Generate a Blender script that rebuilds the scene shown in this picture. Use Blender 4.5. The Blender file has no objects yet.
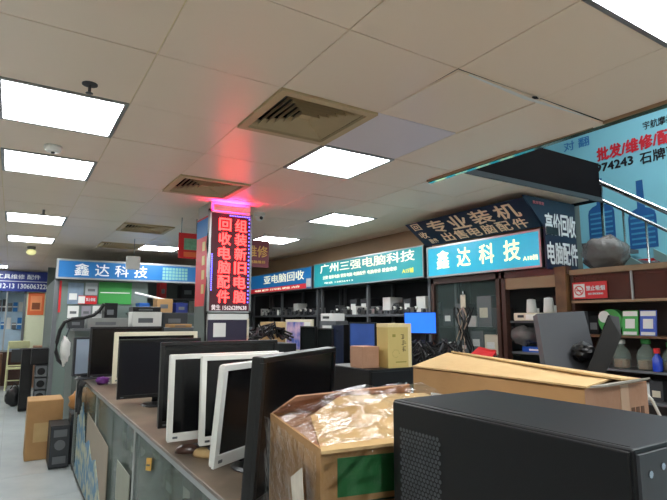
import bpy, bmesh, math, random
from mathutils import Vector, Matrix
random.seed(7)
PI = math.pi
D = bpy.data
SC = bpy.context.scene
COL = SC.collection

# ------------------------------------------------------------------ camera, world, exposure
CAMZ, CEIL = 1.5, 2.634
FPX, PITCH, YAW = 508.0, math.radians(7.7), math.radians(32.08)
cam_d = D.cameras.new('camera')
cam = D.objects.new('camera', cam_d)
COL.objects.link(cam)
cam.location = (0, 0, CAMZ)
cam.rotation_euler = (PI / 2 + PITCH, 0, -YAW)
cam_d.sensor_fit = 'HORIZONTAL'
cam_d.sensor_width = 36
cam_d.lens = 36 * FPX / 667
cam_d.clip_start = 0.02
SC.camera = cam
SC.view_settings.view_transform = 'Standard'
SC.view_settings.look = 'None'
SC.view_settings.gamma = 1
SC.view_settings.exposure = 0.92
SC.view_settings.use_curve_mapping = False
world = D.worlds.new('world')
SC.world = world
world.use_nodes = True
world.node_tree.nodes['Background'].inputs[0].default_value = (.75, .85, 1, 1)
world.node_tree.nodes['Background'].inputs[1].default_value = 0.4
LIGHT = 13.0         # radiance of the ceiling light panels

_F = Vector((math.sin(YAW) * math.cos(PITCH), math.cos(YAW) * math.cos(PITCH), math.sin(PITCH)))
_R = Vector((math.cos(YAW), -math.sin(YAW), 0))
_U = _R.cross(_F)
def _ray(x, y): return _F * FPX + _R * (x - 333.5) - _U * (y - 250)
def PZ(x, y, z):
    d = _ray(x, y); return d * ((z - CAMZ) / d.z) + Vector((0, 0, CAMZ))
def PX(x, y, X):
    d = _ray(x, y); return d * (X / d.x) + Vector((0, 0, CAMZ))
def PY(x, y, Y):
    d = _ray(x, y); return d * (Y / d.y) + Vector((0, 0, CAMZ))

# ------------------------------------------------------------------ materials
MATS = {}
def srgb(c):
    return tuple(((v / 255) / 12.92 if v / 255 <= .04045 else ((v / 255 + .055) / 1.055) ** 2.4) for v in c)
def mat(name, rgb, rough=.5, metal=0, emit=0, alpha=1, var=.12, scale=8, bump=0, bscale=60, spec=None, coat=0):
    """procedural principled material; rgb in 0-255; var = noise variation of the colour"""
    if name in MATS: return MATS[name]
    m = D.materials.new(name); MATS[name] = m
    m.use_nodes = True
    nt = m.node_tree; N = nt.nodes; L = nt.links
    b = N['Principled BSDF']
    c = srgb(rgb)
    b.inputs['Roughness'].default_value = rough
    b.inputs['Metallic'].default_value = metal
    b.inputs['Alpha'].default_value = alpha
    b.inputs['Coat Weight'].default_value = coat
    if spec is not None: b.inputs['Specular IOR Level'].default_value = spec
    tc = N.new('ShaderNodeTexCoord')
    if var > 0:
        nz = N.new('ShaderNodeTexNoise'); nz.inputs['Scale'].default_value = scale; nz.inputs['Detail'].default_value = 5
        L.new(tc.outputs['Object'], nz.inputs['Vector'])
        mx = N.new('ShaderNodeMix'); mx.data_type = 'RGBA'
        mx.inputs[6].default_value = (*[v * (1 - var) for v in c], 1)
        mx.inputs[7].default_value = (*[min(1, v * (1 + var)) for v in c], 1)
        L.new(nz.outputs['Fac'], mx.inputs[0])
        L.new(mx.outputs[2], b.inputs['Base Color'])
        if emit: L.new(mx.outputs[2], b.inputs['Emission Color'])
    else:
        b.inputs['Base Color'].default_value = (*c, 1)
        b.inputs['Emission Color'].default_value = (*c, 1)
    b.inputs['Emission Strength'].default_value = emit
    if bump:
        n2 = N.new('ShaderNodeTexNoise'); n2.inputs['Scale'].default_value = bscale; n2.inputs['Detail'].default_value = 4
        L.new(tc.outputs['Object'], n2.inputs['Vector'])
        bp = N.new('ShaderNodeBump'); bp.inputs['Strength'].default_value = bump; bp.inputs['Distance'].default_value = .02
        L.new(n2.outputs['Fac'], bp.inputs['Height']); L.new(bp.outputs['Normal'], b.inputs['Normal'])
    return m
def spot_mat(name, rgb, rgb2, scale, lo, hi, rough=.6, bump=0, metal=0):
    """two colours mixed by a stretched noise: stains, prints, patterned paper"""
    if name in MATS: return MATS[name]
    m = mat(name, rgb, rough, metal, var=0, bump=bump)
    nt = m.node_tree; N = nt.nodes; L = nt.links; b = N['Principled BSDF']
    tc = N.new('ShaderNodeTexCoord'); nz = N.new('ShaderNodeTexNoise')
    nz.inputs['Scale'].default_value = scale; nz.inputs['Detail'].default_value = 6
    L.new(tc.outputs['Object'], nz.inputs['Vector'])
    cr = N.new('ShaderNodeValToRGB')
    cr.color_ramp.elements[0].position = lo; cr.color_ramp.elements[0].color = (*srgb(rgb), 1)
    cr.color_ramp.elements[1].position = hi; cr.color_ramp.elements[1].color = (*srgb(rgb2), 1)
    L.new(nz.outputs['Fac'], cr.inputs[0]); L.new(cr.outputs[0], b.inputs['Base Color'])
    return m

M_ceil = spot_mat('ceiling_panel', (240, 221, 199), (218, 197, 174), 1.3, .52, .78, .32)
M_ceil2 = mat('ceiling_panel_lilac', (226, 218, 222), .4, var=.04, scale=2)
M_seam = mat('ceiling_seam', (232, 214, 170), .5, var=.05)
M_seam2 = mat('ceiling_seam_grey', (190, 178, 158), .5, var=.05)
M_floor = spot_mat('floor_tile', (188, 194, 194), (172, 180, 180), 3, .35, .8, .22)
M_grout = mat('floor_grout', (120, 124, 122), .7)
M_light = mat('light_diffuser', (250, 253, 255), .5, emit=LIGHT, var=0)
M_alu = mat('brushed_aluminium', (170, 172, 172), .35, .85, var=.1)
M_steel = mat('polished_steel', (190, 196, 200), .16, 1, var=.05)
M_white = mat('white_plastic', (228, 228, 222), .35, var=.03)
M_cream = mat('cream_plastic', (214, 206, 182), .4, var=.04)
M_black = mat('black_plastic', (15, 15, 17), .35, var=.15)
M_black2 = mat('matte_black_metal', (18, 19, 22), .45, .0, var=.12, scale=30, spec=.3)
M_screen = mat('dark_screen', (8, 9, 12), .14, var=0, spec=.4)
M_dark = mat('dark_void', (12, 12, 13), .8, var=0)
M_grey = mat('grey_metal', (112, 115, 118), .45, .5, var=.1)
M_dgrey = mat('dark_grey_plastic', (52, 54, 58), .5, var=.1)
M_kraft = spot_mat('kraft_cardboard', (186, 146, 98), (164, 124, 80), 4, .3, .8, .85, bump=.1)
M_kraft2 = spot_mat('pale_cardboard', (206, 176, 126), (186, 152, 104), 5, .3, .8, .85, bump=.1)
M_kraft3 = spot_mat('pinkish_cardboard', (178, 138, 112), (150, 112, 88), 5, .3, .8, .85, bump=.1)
M_tan = mat('tan_fascia', (150, 122, 92), .6, var=.12, scale=5)
M_wood = spot_mat('brown_wood', (116, 82, 50), (78, 52, 32), 9, .3, .75, .5)
M_dwood = mat('dark_brown_panel', (70, 46, 38), .3, var=.15, scale=6)
M_glass = mat('clear_glass', (150, 180, 175), .04, alpha=.07, var=0)
M_gglass = mat('dusty_green_glass', (140, 158, 146), .08, alpha=.24, var=.1, scale=3)
M_bglass = mat('brown_tinted_glass', (96, 52, 44), .08, alpha=.72, var=.1)
M_film = mat('plastic_film', (225, 228, 225), .12, alpha=.16, var=0, bump=1.0, bscale=16)
def film_mat():
    nt = M_film.node_tree; N = nt.nodes; L = nt.links; out = N['Material Output']
    tr = N.new('ShaderNodeBsdfTransparent'); gl = N.new('ShaderNodeBsdfGlossy'); gl.inputs['Roughness'].default_value = .1
    fr = N.new('ShaderNodeFresnel'); fr.inputs['IOR'].default_value = 1.38
    bn = [n for n in N if n.type == 'BUMP'][0]
    L.new(bn.outputs['Normal'], gl.inputs['Normal'])
    mx = N.new('ShaderNodeMixShader'); L.new(fr.outputs[0], mx.inputs[0]); L.new(tr.outputs[0], mx.inputs[1]); L.new(gl.outputs[0], mx.inputs[2]); L.new(mx.outputs[0], out.inputs['Surface'])
film_mat()
M_bag = mat('grey_plastic_bag', (112, 110, 108), .25, alpha=.8, var=.35, bump=.8, bscale=25)
M_red = mat('red_print', (205, 40, 44), .4, var=.06)
M_maroon = mat('maroon_print', (120, 34, 48), .5, var=.1)
M_navy = mat('navy_vinyl', (17, 24, 54), .4, var=.12)
M_navy2 = mat('royal_navy_vinyl', (30, 46, 120), .4, var=.1)
M_blue = mat('sign_blue', (24, 98, 158), .4, var=.06, emit=.10)
M_paper = mat('white_paper', (225, 226, 222), .7, var=.03)
M_green = mat('green_print', (60, 150, 70), .5, var=.05)
M_orange = mat('orange_print', (226, 110, 60), .5, var=.05)
M_gold = mat('gold_card', (206, 184, 116), .4, .15, var=.08)
M_golds = mat('gold_card_side', (232, 216, 164), .35, .15, var=.06)
M_cable = mat('black_cable', (18, 18, 20), .5, var=.1)
M_cablew = mat('pale_cable', (180, 160, 140), .5, var=.1)
M_ltext = mat('pale_lettering', (235, 236, 214), .5, var=0, emit=.35)
M_wtext = mat('white_lettering', (226, 230, 232), .5, var=0)
M_otext = mat('cream_orange_lettering', (253, 216, 180), .5, var=0)
M_ktext = mat('black_lettering', (24, 26, 34), .5, var=0)

# ------------------------------------------------------------------ mesh helpers
class MB:
    def __init__(s): s.bm = bmesh.new()
    def box(s, x0, x1, y0, y1, z0, z1, bev=0):
        r = bmesh.ops.create_cube(s.bm, size=1)
        vs = r['verts']
        for v in vs:
            v.co = Vector(((x0 + x1) / 2 + v.co.x * (x1 - x0), (y0 + y1) / 2 + v.co.y * (y1 - y0), (z0 + z1) / 2 + v.co.z * (z1 - z0)))
        if bev:
            es = list({e for v in vs for e in v.link_edges})
            bmesh.ops.bevel(s.bm, geom=es, offset=bev, segments=2, affect='EDGES', profile=.5)
        return s
    def poly(s, pts, flip=False):
        vs = [s.bm.verts.new(p) for p in pts]
        s.bm.faces.new(vs[::-1] if flip else vs); return s
    def slab(s, pts, t):
        """closed plate: polygon pts extruded by the vector t"""
        t = Vector(t); a = [s.bm.verts.new(p) for p in pts]; b = [s.bm.verts.new(Vector(p) + t) for p in pts]
        s.bm.faces.new(a[::-1]); s.bm.faces.new(b); n = len(a)
        for i in range(n): s.bm.faces.new((a[i], a[(i + 1) % n], b[(i + 1) % n], b[i]))
        return s
    def rod(s, p, q, r, n=8, r2=None):
        p, q = Vector(p), Vector(q); d = q - p
        m = Matrix.Translation((p + q) / 2) @ d.to_track_quat('Z', 'Y').to_matrix().to_4x4()
        bmesh.ops.create_cone(s.bm, cap_ends=True, segments=n, radius1=r, radius2=r if r2 is None else r2, depth=d.length, matrix=m)
        return s
    def tube(s, pts, r, n=6):
        pts = [Vector(p) for p in pts]; rings = []
        for i, p in enumerate(pts):
            d = (pts[min(i + 1, len(pts) - 1)] - pts[max(i - 1, 0)]).normalized()
            q = d.to_track_quat('Z', 'Y')
            rings.append([s.bm.verts.new(p + q @ Vector((r * math.cos(2 * PI * k / n), r * math.sin(2 * PI * k / n), 0))) for k in range(n)])
        for a, b in zip(rings, rings[1:]):
            for k in range(n): s.bm.faces.new((a[k], a[(k + 1) % n], b[(k + 1) % n], b[k]))
        s.bm.faces.new(rings[0][::-1]); s.bm.faces.new(rings[-1]); return s
    def lathe(s, prof, n=14, c=(0, 0, 0)):
        rings = []
        for r, z in prof:
            rings.append([s.bm.verts.new((c[0] + r * math.cos(2 * PI * k / n), c[1] + r * math.sin(2 * PI * k / n), c[2] + z)) for k in range(n)])
        for a, b in zip(rings, rings[1:]):
            for k in range(n): s.bm.faces.new((a[k], a[(k + 1) % n], b[(k + 1) % n], b[k]))
        s.bm.faces.new(rings[0][::-1]); s.bm.faces.new(rings[-1]); return s
    def blob(s, c, sx, sy, sz, amp=.15, seed=0, sub=3):
        r = bmesh.ops.create_icosphere(s.bm, subdivisions=sub, radius=1); rnd = random.Random(seed)
        ph = [rnd.uniform(0, 6) for _ in range(6)]
        for v in r['verts']:
            p = v.co; k = 1 + amp * (math.sin(5 * p.x + ph[0]) * math.sin(6 * p.y + ph[1]) + .6 * math.sin(11 * p.z + ph[2] + 4 * p.x) + .5 * math.sin(13 * p.y + ph[3]))
            v.co = Vector((c[0] + p.x * k * sx, c[1] + p.y * k * sy, c[2] + p.z * k * sz))
        return s
    def obj(s, name, m, parent=None, smooth=False):
        me = D.meshes.new(name); bmesh.ops.recalc_face_normals(s.bm, faces=s.bm.faces)
        s.bm.to_mesh(me); s.bm.free(); me.materials.append(m)
        if smooth:
            for p in me.polygons: p.use_smooth = True
        o = D.objects.new(name, me); COL.objects.link(o)
        if parent: o.parent = parent
        return o
def B(name, m, parent, *b, bev=0): return MB().box(*b, bev=bev).obj(name, m, parent)
def tag(o, label, cat, group=None):
    o['label'] = label; o['category'] = cat
    if group: o['group'] = group
    return o
def thing(name, label, cat, loc=(0, 0, 0), rotz=0, group=None):
    o = D.objects.new(name, None); COL.objects.link(o); o.empty_display_size = .1
    o.location = loc; o.rotation_euler = (0, 0, rotz)
    return tag(o, label, cat, group)
def struct(o): o['kind'] = 'structure'; return o
def dup(root, loc, rotz, label=None, scale=None):
    def cp(o, par):
        c = o.copy(); COL.objects.link(c); c.parent = par
        for ch in o.children: cp(ch, c)
        return c
    r = cp(root, None); r.location = loc; r.rotation_euler = (0, 0, rotz)
    if label: r['label'] = label
    if scale: r.scale = scale
    return r
def text(body, w, h, m, parent, x, z, y=0.0, name='lettering', bold=.012, keep=True, rot=0):
    """flat raised lettering in the local XZ plane facing -y, centred on (x, z), fitted into w x h"""
    c = D.curves.new('t', 'FONT'); c.body = body; c.resolution_u = 2; c.align_x = 'CENTER'
    c.extrude = .012; c.space_line = .95
    o = D.objects.new('t', c); COL.objects.link(o)
    bpy.context.view_layer.update()
    me = D.meshes.new_from_object(o.evaluated_get(bpy.context.evaluated_depsgraph_get()))
    D.objects.remove(o); D.curves.remove(c)
    xs = [v.co.x for v in me.vertices]; ys = [v.co.y for v in me.vertices]
    sx = w / (max(xs) - min(xs)); sy = h / (max(ys) - min(ys))
    mx, my = (max(xs) + min(xs)) / 2, (max(ys) + min(ys)) / 2
    cr, sr = math.cos(rot), math.sin(rot)
    if bold > .004:
        bmm = bmesh.new(); bmm.from_mesh(me); base = bmm.verts[:] + bmm.edges[:] + bmm.faces[:]
        for q, (ox, oy) in enumerate(((bold, 0), (-bold, 0), (0, bold), (0, -bold))):
            r = bmesh.ops.duplicate(bmm, geom=base)
            for g in r['geom']:
                if isinstance(g, bmesh.types.BMVert): g.co += Vector((ox, oy, .004 * (q + 1)))
        bmm.to_mesh(me); bmm.free()
    for v in me.vertices:
        a, b, d = (v.co.x - mx) * sx, (v.co.y - my) * sy, v.co.z
        v.co = (x + a * cr - b * sr, y - .003 - d * .12, z + a * sr + b * cr)
    me.name = name; me.materials.clear(); me.materials.append(m)
    r = D.objects.new(name, me); COL.objects.link(r); r.parent = parent
    if ' ' in body: r['kind'] = 'stuff'
    return r
RX = -PI / 2        # rotation of things on the right-hand side whose front faces -X

# ------------------------------------------------------------------ room shell
GX, GY, G = .45, 1.557, .6           # ceiling grid
lights = [(-1, 2), (-1, 4), (-1, 8), (-1, 11), (2, 2), (4, 5), (4, 8), (2, 11), (2, -2), (-1, -2), (-1, -5), (2, -5), (-3, 14), (-3, 17), (-2, 19)]  # final entries are unseen panels added to brighten the far aisle end
vents = [(1, 1), (1, 4), (1, 8), (1, 11)]
ceiling = struct(thing('ceiling', '', '', (0, 0, CEIL))); del ceiling['category']; del ceiling['label']
def open_cell(i, j):               # stairwell opening: X > 2.85, Y < 3.0
    return i >= 4 and j < 2
tile_me = None
panel_mesh = MB().box(.003, G - .003, .003, G - .003, 0, .012)
pm = panel_mesh.obj('panel', M_ceil, ceiling)
first = True; rest = MB()
for i in range(-5, 7):
    for j in range(-7, 22):
        if (i, j) in lights or (i, j) in vents or open_cell(i, j): continue
        x, y = GX + i * G, GY + j * G
        near = -2 <= i <= 6 and -3 <= j <= 12 and not (j < 0 and i < 0)
        if not near:
            rest.box(x + .003, x + G - .003, y + .003, y + G - .003, 0, .012); continue
        if first: o = pm; first = False
        else:
            o = pm.copy(); COL.objects.link(o)
        o.location = (x, y, random.uniform(0, .003))
        if (i, j) == (2, 0): o.rotation_euler = (math.radians(1.3), math.radians(-.5), 0); o.location.z = -.012
        if (i, j) == (3, 0): o.rotation_euler = (math.radians(.9), math.radians(.6), 0); o.location.z = -.010
        if (i, j) == (2, 1):
            o.data = o.data.copy(); o.data.materials[0] = M_ceil2
rest.obj('panel_field', M_ceil, ceiling)['kind'] = 'stuff'
mb = MB()
mb.box(GX - 5 * G, 2.83, GY - 7 * G, GY + 22 * G, .14, .18).box(2.83, 4.85, 3.2, GY + 22 * G, .14, .18)
mb.obj('slab', M_dgrey, ceiling)
for i in range(-5, 8):
    x = GX + i * G; y0 = GY - 7 * G if i <= 4 else GY + 2 * G
    B('grid_bar', M_seam, ceiling, x - .005, x + .005, y0, GY + 22 * G, .006, .02)
for j in range(-7, 23):
    y = GY + j * G; B('grid_bar', M_seam2, ceiling, GX - 5 * G, 2.83 if j < 2 else GX + 7 * G, y - .005, y + .005, .007, .02)
# floor
floor = MB().box(-2.55, 5.4, -2.7, 14.8, -.1, -.006).obj('floor', M_grout); struct(floor)
ft = None
for i in range(-3, 2):
    for j in range(4, 18):
        if ft is None: ft = MB().box(.002, .798, .002, .798, -.006, 0).obj('tile', M_floor, floor); o = ft
        else: o = ft.copy(); COL.objects.link(o)
        o.location = (i * .8, j * .8 + .35, 0)
fb = MB()
for i in range(-3, 7):
    for j in range(-4, 18):
        if -3 <= i < 2 and j >= 4: continue
        x, y = i * .8, j * .8 + .35
        if x > 5.2: continue
        fb.box(x + .002, min(x + .798, 5.4), y + .002, y + .798, -.006, 0)
fb.obj('tile_field', M_floor, floor)['kind'] = 'stuff'
M_wall = mat('painted_wall', (232, 234, 228), .7, var=.05, scale=2)
M_wallg = mat('grey_green_wall', (92, 102, 98), .7, var=.08, scale=2)
struct(B('wall_left', M_wall, None, -2.65, -2.55, -2.7, 14.9, 0, CEIL + .1))
struct(B('wall_back', M_wall, None, -2.65, 6.4, -2.8, -2.7, 0, 5))
struct(B('wall_far', M_wall, None, -2.65, 5.4, 14.75, 14.85, 0, CEIL + .1))
wr = struct(B('wall_right', M_wallg, None, 4.85, 4.95, 3.05, 14.8, 0, CEIL + .05))
B('fascia', M_tan, wr, 4.28, 4.36, 3.05, 14.8, 2.36, CEIL)
# stairwell
struct(B('trim_1', mat('greenish_mirror_trim', (120, 165, 155), .12, .9, var=.1), None, 2.835, 2.875, -2.7, 3.05, CEIL - .02, CEIL + .10))
struct(B('trim_2', M_tan, None, 2.82, 2.845, -2.7, 3.05, CEIL - .015, CEIL + .015))
M_slab = mat('dark_soffit', (17, 13, 15), .75, var=.2, scale=3, spec=.08)
ww = struct(B('wall_upper_slab', M_slab, None, 2.85, 4.86, 2.765, 3.2, CEIL + .02, 3.04))
B('metal_edge', M_dgrey, ww, 2.9, 4.86, 2.745, 2.765, CEIL + .005, CEIL + .05)
M_bluewall = mat('sky_blue_banner', (128, 196, 214), .55, var=.08, scale=1.2)
WX = 6.3
struct(B('wall_stairwell', M_dgrey, None, WX, WX + .1, -2.7, 6.5, 0, 5.0))
struct(B('wall_stairwell_end', M_wallg, None, 2.7, WX + .1, 6.4, 6.5, 2.75, 5.0))
struct(B('wall_stairwell_side', M_wallg, None, 2.7, 2.8, -2.7, 6.5, 2.75, 5.0))
struct(B('ceiling_upper_added', M_ceil, None, 2.7, WX + .1, -2.8, 6.5, 5.0, 5.1))  # unseen enclosure with the walls above, added to shut out world light
for uy in (-.6, .9, 2.4):  # unseen panels added to light the blue wall banner
  up = thing('added_upper_light', 'unseen light panel added above the staircase to brighten the blue banner', 'ceiling light', (4.6, uy, 4.98), 0, 'added upper light panels')
  B('frame', M_alu, up, -.32, .32, -.62, .62, -.03, .015); B('diffuser', M_light, up, -.3, .3, -.6, .6, -.035, -.03)

# ceiling lights, diffusers, detectors
names = {(-1, 2): 'largest square ceiling light at the upper left, nearest the camera there', (-1, 4): 'second square ceiling light on the left, beyond the largest one',
 (-1, 8): 'third ceiling light along the left aisle', (-1, 11): 'fourth, thin-looking ceiling light along the left aisle', (2, 2): 'square ceiling light beside the big air diffuser',
 (4, 5): 'ceiling light between the LED pillar and the teal sign', (4, 8): 'small distant ceiling light just right of the LED pillar', (2, 11): 'distant ceiling light above the blue stall sign left of the pillar',
 (2, -2): 'ceiling light cut off by the top right corner of the picture'}
for i, j in lights:
    t = thing('ceiling_light', names.get((i, j), 'unseen square ceiling light panel outside the picture'), 'ceiling light', (GX + (i + .5) * G, GY + (j + .5) * G, CEIL), 0, 'square ceiling light panels')
    f = MB(); h = G / 2 - .003; k = h - .022
    f.box(-h, h, -h, -k, -.006, .015).box(-h, h, k, h, -.006, .015).box(-h, -k, -k, k, -.006, .015).box(k, h, -k, k, -.006, .015)
    f.obj('frame', M_alu, t); B('diffuser', M_light, t, -k, k, -k, k, 0, .012)
M_vent = mat('diffuser_tan', (192, 170, 132), .5, var=.08)
vl = ['large square louvred air diffuser next to the square ceiling light', 'square air diffuser in front of the LED pillar', 'dark distant air diffuser left of the pillar', 'smallest air diffuser just above the blue stall sign']
for (i, j), lb in zip(vents, vl):
    t = thing('air_diffuser', lb, 'air vent', (GX + (i + .5) * G, GY + (j + .5) * G, CEIL), 0, 'square ceiling air diffusers')
    h = G / 2 - .003
    f = MB(); k = h - .045
    f.box(-h, h, -h, -k, -.012, .01).box(-h, h, k, h, -.012, .01).box(-h, -k, -k, k, -.012, .01).box(k, h, -k, k, -.012, .01); f.obj('frame', M_vent, t)
    MB().box(-k, k, -k, k, .12, .13).box(-k - .004, -k, -k, k, .005, .13).box(k, k + .004, -k, k, .005, .13).box(-k, k, -k - .004, -k, .005, .13).box(-k, k, k, k + .004, .005, .13).obj('duct', M_dark, t)
    for q in range(6):
        a = .222 - q * .036; b = a + .019
        s = MB(); z0, z1 = .034, .0                      # sloping louvre ring, inner edge high, outer edge low
        c0 = [(-a, -a), (a, -a), (a, a), (-a, a)]; c1 = [(-b, -b), (b, -b), (b, b), (-b, b)]
        for e in range(4):
            g = (e + 1) % 4
            s.slab([(*c0[e], z0), (*c0[g], z0), (*c1[g], z1), (*c1[e], z1)], (0, 0, .003))
        s.obj('louvre', M_vent, t)
    B('centre_plate', M_vent, t, -.035, .035, -.035, .035, .02, .025)
t = thing('smoke_detector', 'round white smoke detector between the two left ceiling lights', 'smoke detector', (.15, 3.74, CEIL))
MB().lathe([(.055, 0), (.055, -.015), (.045, -.035), (.02, -.04)], 16).obj('body', M_white, t); MB().lathe([(.012, -.038), (.012, -.05), (.004, -.052)], 8).obj('sensor', M_dgrey, t)
t = thing('fire_sprinkler', 'dark sprinkler head above the largest left ceiling light', 'sprinkler', (.24, 2.62, CEIL))
MB().lathe([(.036, 0), (.036, -.004), (.012, -.006)], 14).obj('rosette', M_dgrey, t); MB().rod((0, 0, 0), (0, 0, -.045), .007).lathe([(.016, -.045), (.018, -.048), (.004, -.05)], 10).obj('head', M_dgrey, t)
t = thing('dome_camera', 'small white dome security camera right of the LED pillar', 'camera', (2.19, 5.0, CEIL))
MB().lathe([(.06, 0), (.06, -.03), (.05, -.04)], 14).obj('mount', M_white, t); MB().blob((0, 0, -.05), .045, .045, .04, 0).obj('eyeball', M_white, t, True); MB().rod((0, -.02, -.05), (0, -.052, -.065), .018).obj('lens', M_black, t)
t = thing('fire_sprinkler', 'tiny sprinkler head far along the left aisle ceiling', 'sprinkler', (.2, 6.05, CEIL))
MB().rod((0, 0, 0), (0, 0, -.05), .012).lathe([(.03, -.05), (.03, -.056), (.004, -.06)], 10).obj('head', M_grey, t)
t = thing('bare_lamp', 'yellowish round lamp under the ceiling at the end of the left aisle', 'lamp', (.18, 9.3, CEIL))
MB().lathe([(.06, 0), (.06, -.03), (.04, -.05)], 12).obj('holder', M_grey, t); MB().blob((0, 0, -.09), .07, .07, .05, 0).obj('globe', mat('lamp_globe', (216, 212, 150), .4, emit=.4, var=0), t, True)
t = thing('ceiling_hole', 'small black hole torn in the sagging ceiling panel seam', 'hole', (2.18, 1.545, CEIL - .016))
MB().slab([(-.02, -.004, 0), (.0, -.014, 0), (.03, -.003, 0), (.015, .01, 0), (-.01, .008, 0)], (0, 0, .002)).obj('gap', M_dark, t)
t = thing('seam_strip', 'loose pale strip hanging along the sagging ceiling seam', 'strip', (1.72, 1.552, CEIL - .008))
MB().slab([(0, 0, -.004), (.42, 0, -.016), (.42, .022, -.016), (0, .008, -.004)], (0, 0, .003)).slab([(.42, 0, -.016), (.9, .0, -.004), (.9, .006, -.004), (.42, .022, -.016)], (0, 0, .003)).obj('strip', M_paper, t)

# ------------------------------------------------------------------ pillar with LED sign
px0, px1, py0, py1 = 1.56, 1.96, 4.72, 5.12
M_pil = mat('pale_pillar', (170, 172, 168), .6, var=.08)
pillar = struct(B('wall_pillar', M_pil, None, px0, px1, py0, py1, 0, CEIL))
t = thing('red_wall_banner', 'tall red banner with gold marks on the left side of the pillar', 'banner', (px0 - .012, 4.93, 0), RX)
B('panel', M_red, t, -.18, .18, 0, .008, 1.62, 2.5); B('top_panel', M_blue, t, -.18, .18, -.002, .006, 2.30, 2.48)
B('lower_panel', M_wallg, t, -.18, .18, 0, .008, 1.2, 1.62)
for k in range(4): B('gold_mark', M_gold, t, .02, .10, -.003, 0, 1.74 + k * .14, 1.83 + k * .14)
t = thing('pillar_trunking', 'black cable bundle running up the corner of the pillar', 'cable', (px0 - .02, py0 - .02, 0))
MB().tube([(.0, 0, 1.2), (-.012, 0, 1.6), (.006, 0, 1.9), (-.008, 0, 2.2), (.004, 0, 2.55)], .018).obj('bundle', M_cable, t)
led = thing('led_sign', 'vertical LED sign with glowing red characters on the pillar', 'LED sign', (1.53, 4.66, 0))
LW = .435; z0, z1 = 1.555, 2.53
f = MB(); f.box(0, LW, 0, .055, z0, z0 + .018).box(0, LW, 0, .055, z1 - .018, z1).box(0, .018, 0, .055, z0, z1).box(LW - .018, LW, 0, .055, z0, z1)
f.obj('frame', M_alu, led)
B('matrix_panel', mat('led_matrix', (60, 14, 28), .5, var=.15, scale=200, emit=.3), led, .018, LW - .018, .008, .05, z0 + .018, z1 - .018)
M_ledr = mat('led_red', (255, 46, 44), .5, var=0, emit=4.5)
M_ledb = mat('led_violet', (92, 84, 255), .5, var=0, emit=4)
for k, ch in enumerate('组装新旧电脑'): text(ch, .118, .118, M_ledr, led, .318, 2.405 - k * .139, .006, 'red_character', .02)
for k, ch in enumerate('回收电脑配件'): text(ch, .118, .118, M_ledr, led, .155, 2.405 - k * .139, .006, 'red_character', .02)
text('黄生 15626289638', .35, .05, mat('led_dim', (200, 190, 190), .5, var=0, emit=.5), led, LW / 2, 1.605, .006, 'phone_number', .012)
dots = MB()
for k in range(46):
    z = z1 - .04 - k * .0186
    if k % 2: dots.box(LW - .034, LW - .026, .003, .008, z, z + .012)
    if 20 < k < 40: dots.box(.03, .038, .003, .008, z, z + .012)
for k in range(12): dots.box(.2 + k * .018, .21 + k * .018, .003, .008, z1 - .036, z1 - .028)
o = dots.obj('violet_dots', M_ledb, led); o['kind'] = 'stuff'
# LED bar on top of the sign; hidden tube added to wash the ceiling red
st = thing('led_strip_bar', 'pinkish white LED light bar at the top of the pillar', 'light', (1.53, 4.64, 2.535))
B('housing', mat('pinkish_white_bar', (236, 214, 222), .4, var=.03), st, .03, .40, -.01, .0, -.005, .052); B('tube', mat('added_pink_tube', (255, 36, 100), .5, var=0, emit=45), st, .05, .38, .005, .06, .03, .045)
t = thing('pillar_notice', 'dark purple notice board with a white card below the LED sign', 'notice', (1.55, 4.67, 0))
B('board', mat('dark_purple', (44, 38, 62), .5), t, 0, .40, 0, .02, 1.18, 1.49); B('header_strip', M_paper, t, 0, .40, -.004, .02, 1.49, 1.545)
B('frame_edge', M_cream, t, .385, .405, -.005, .02, 1.18, 1.5); B('white_card', M_paper, t, .05, .17, -.004, 0, 1.33, 1.46)
# hanging signs beside pillar
t = thing('hanging_poster', 'red hanging poster with green and orange print left of the pillar', 'poster', tuple(PY(178, 258, 5.7)))
B('board', M_red, t, 0, .24, 0, .012, 0, .29); B('green_panel', mat('teal_print', (110, 160, 130), .5, var=.5, scale=25), t, .06, .24, -.004, 0, .1, .23); B('orange_band', M_orange, t, .06, .24, -.004, 0, .02, .075)
MB().rod((.03, .006, .29), (.03, .006, .7), .004).rod((.2, .006, .29), (.2, .006, .7), .004).obj('hanger', M_grey, t)
p = PY(236, 266, 6.2)
t = thing('hanging_repair_sign', 'maroon hanging sign with gold characters right of the pillar', 'sign', tuple(p))
B('board', M_maroon, t, 0, .46, 0, .012, 0, .36)
M_gtext = mat('gold_lettering', (226, 170, 80), .5, var=0)
text('维修', .30, .15, M_gtext, t, .29, .21, 0); text('电脑维修', .22, .04, M_gtext, t, .3, .07, 0, 'small_lettering')
MB().rod((.05, .006, .36), (.05, .006, .68), .004).rod((.4, .006, .36), (.4, .006, .68), .004).obj('hanger', M_grey, t)

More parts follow.
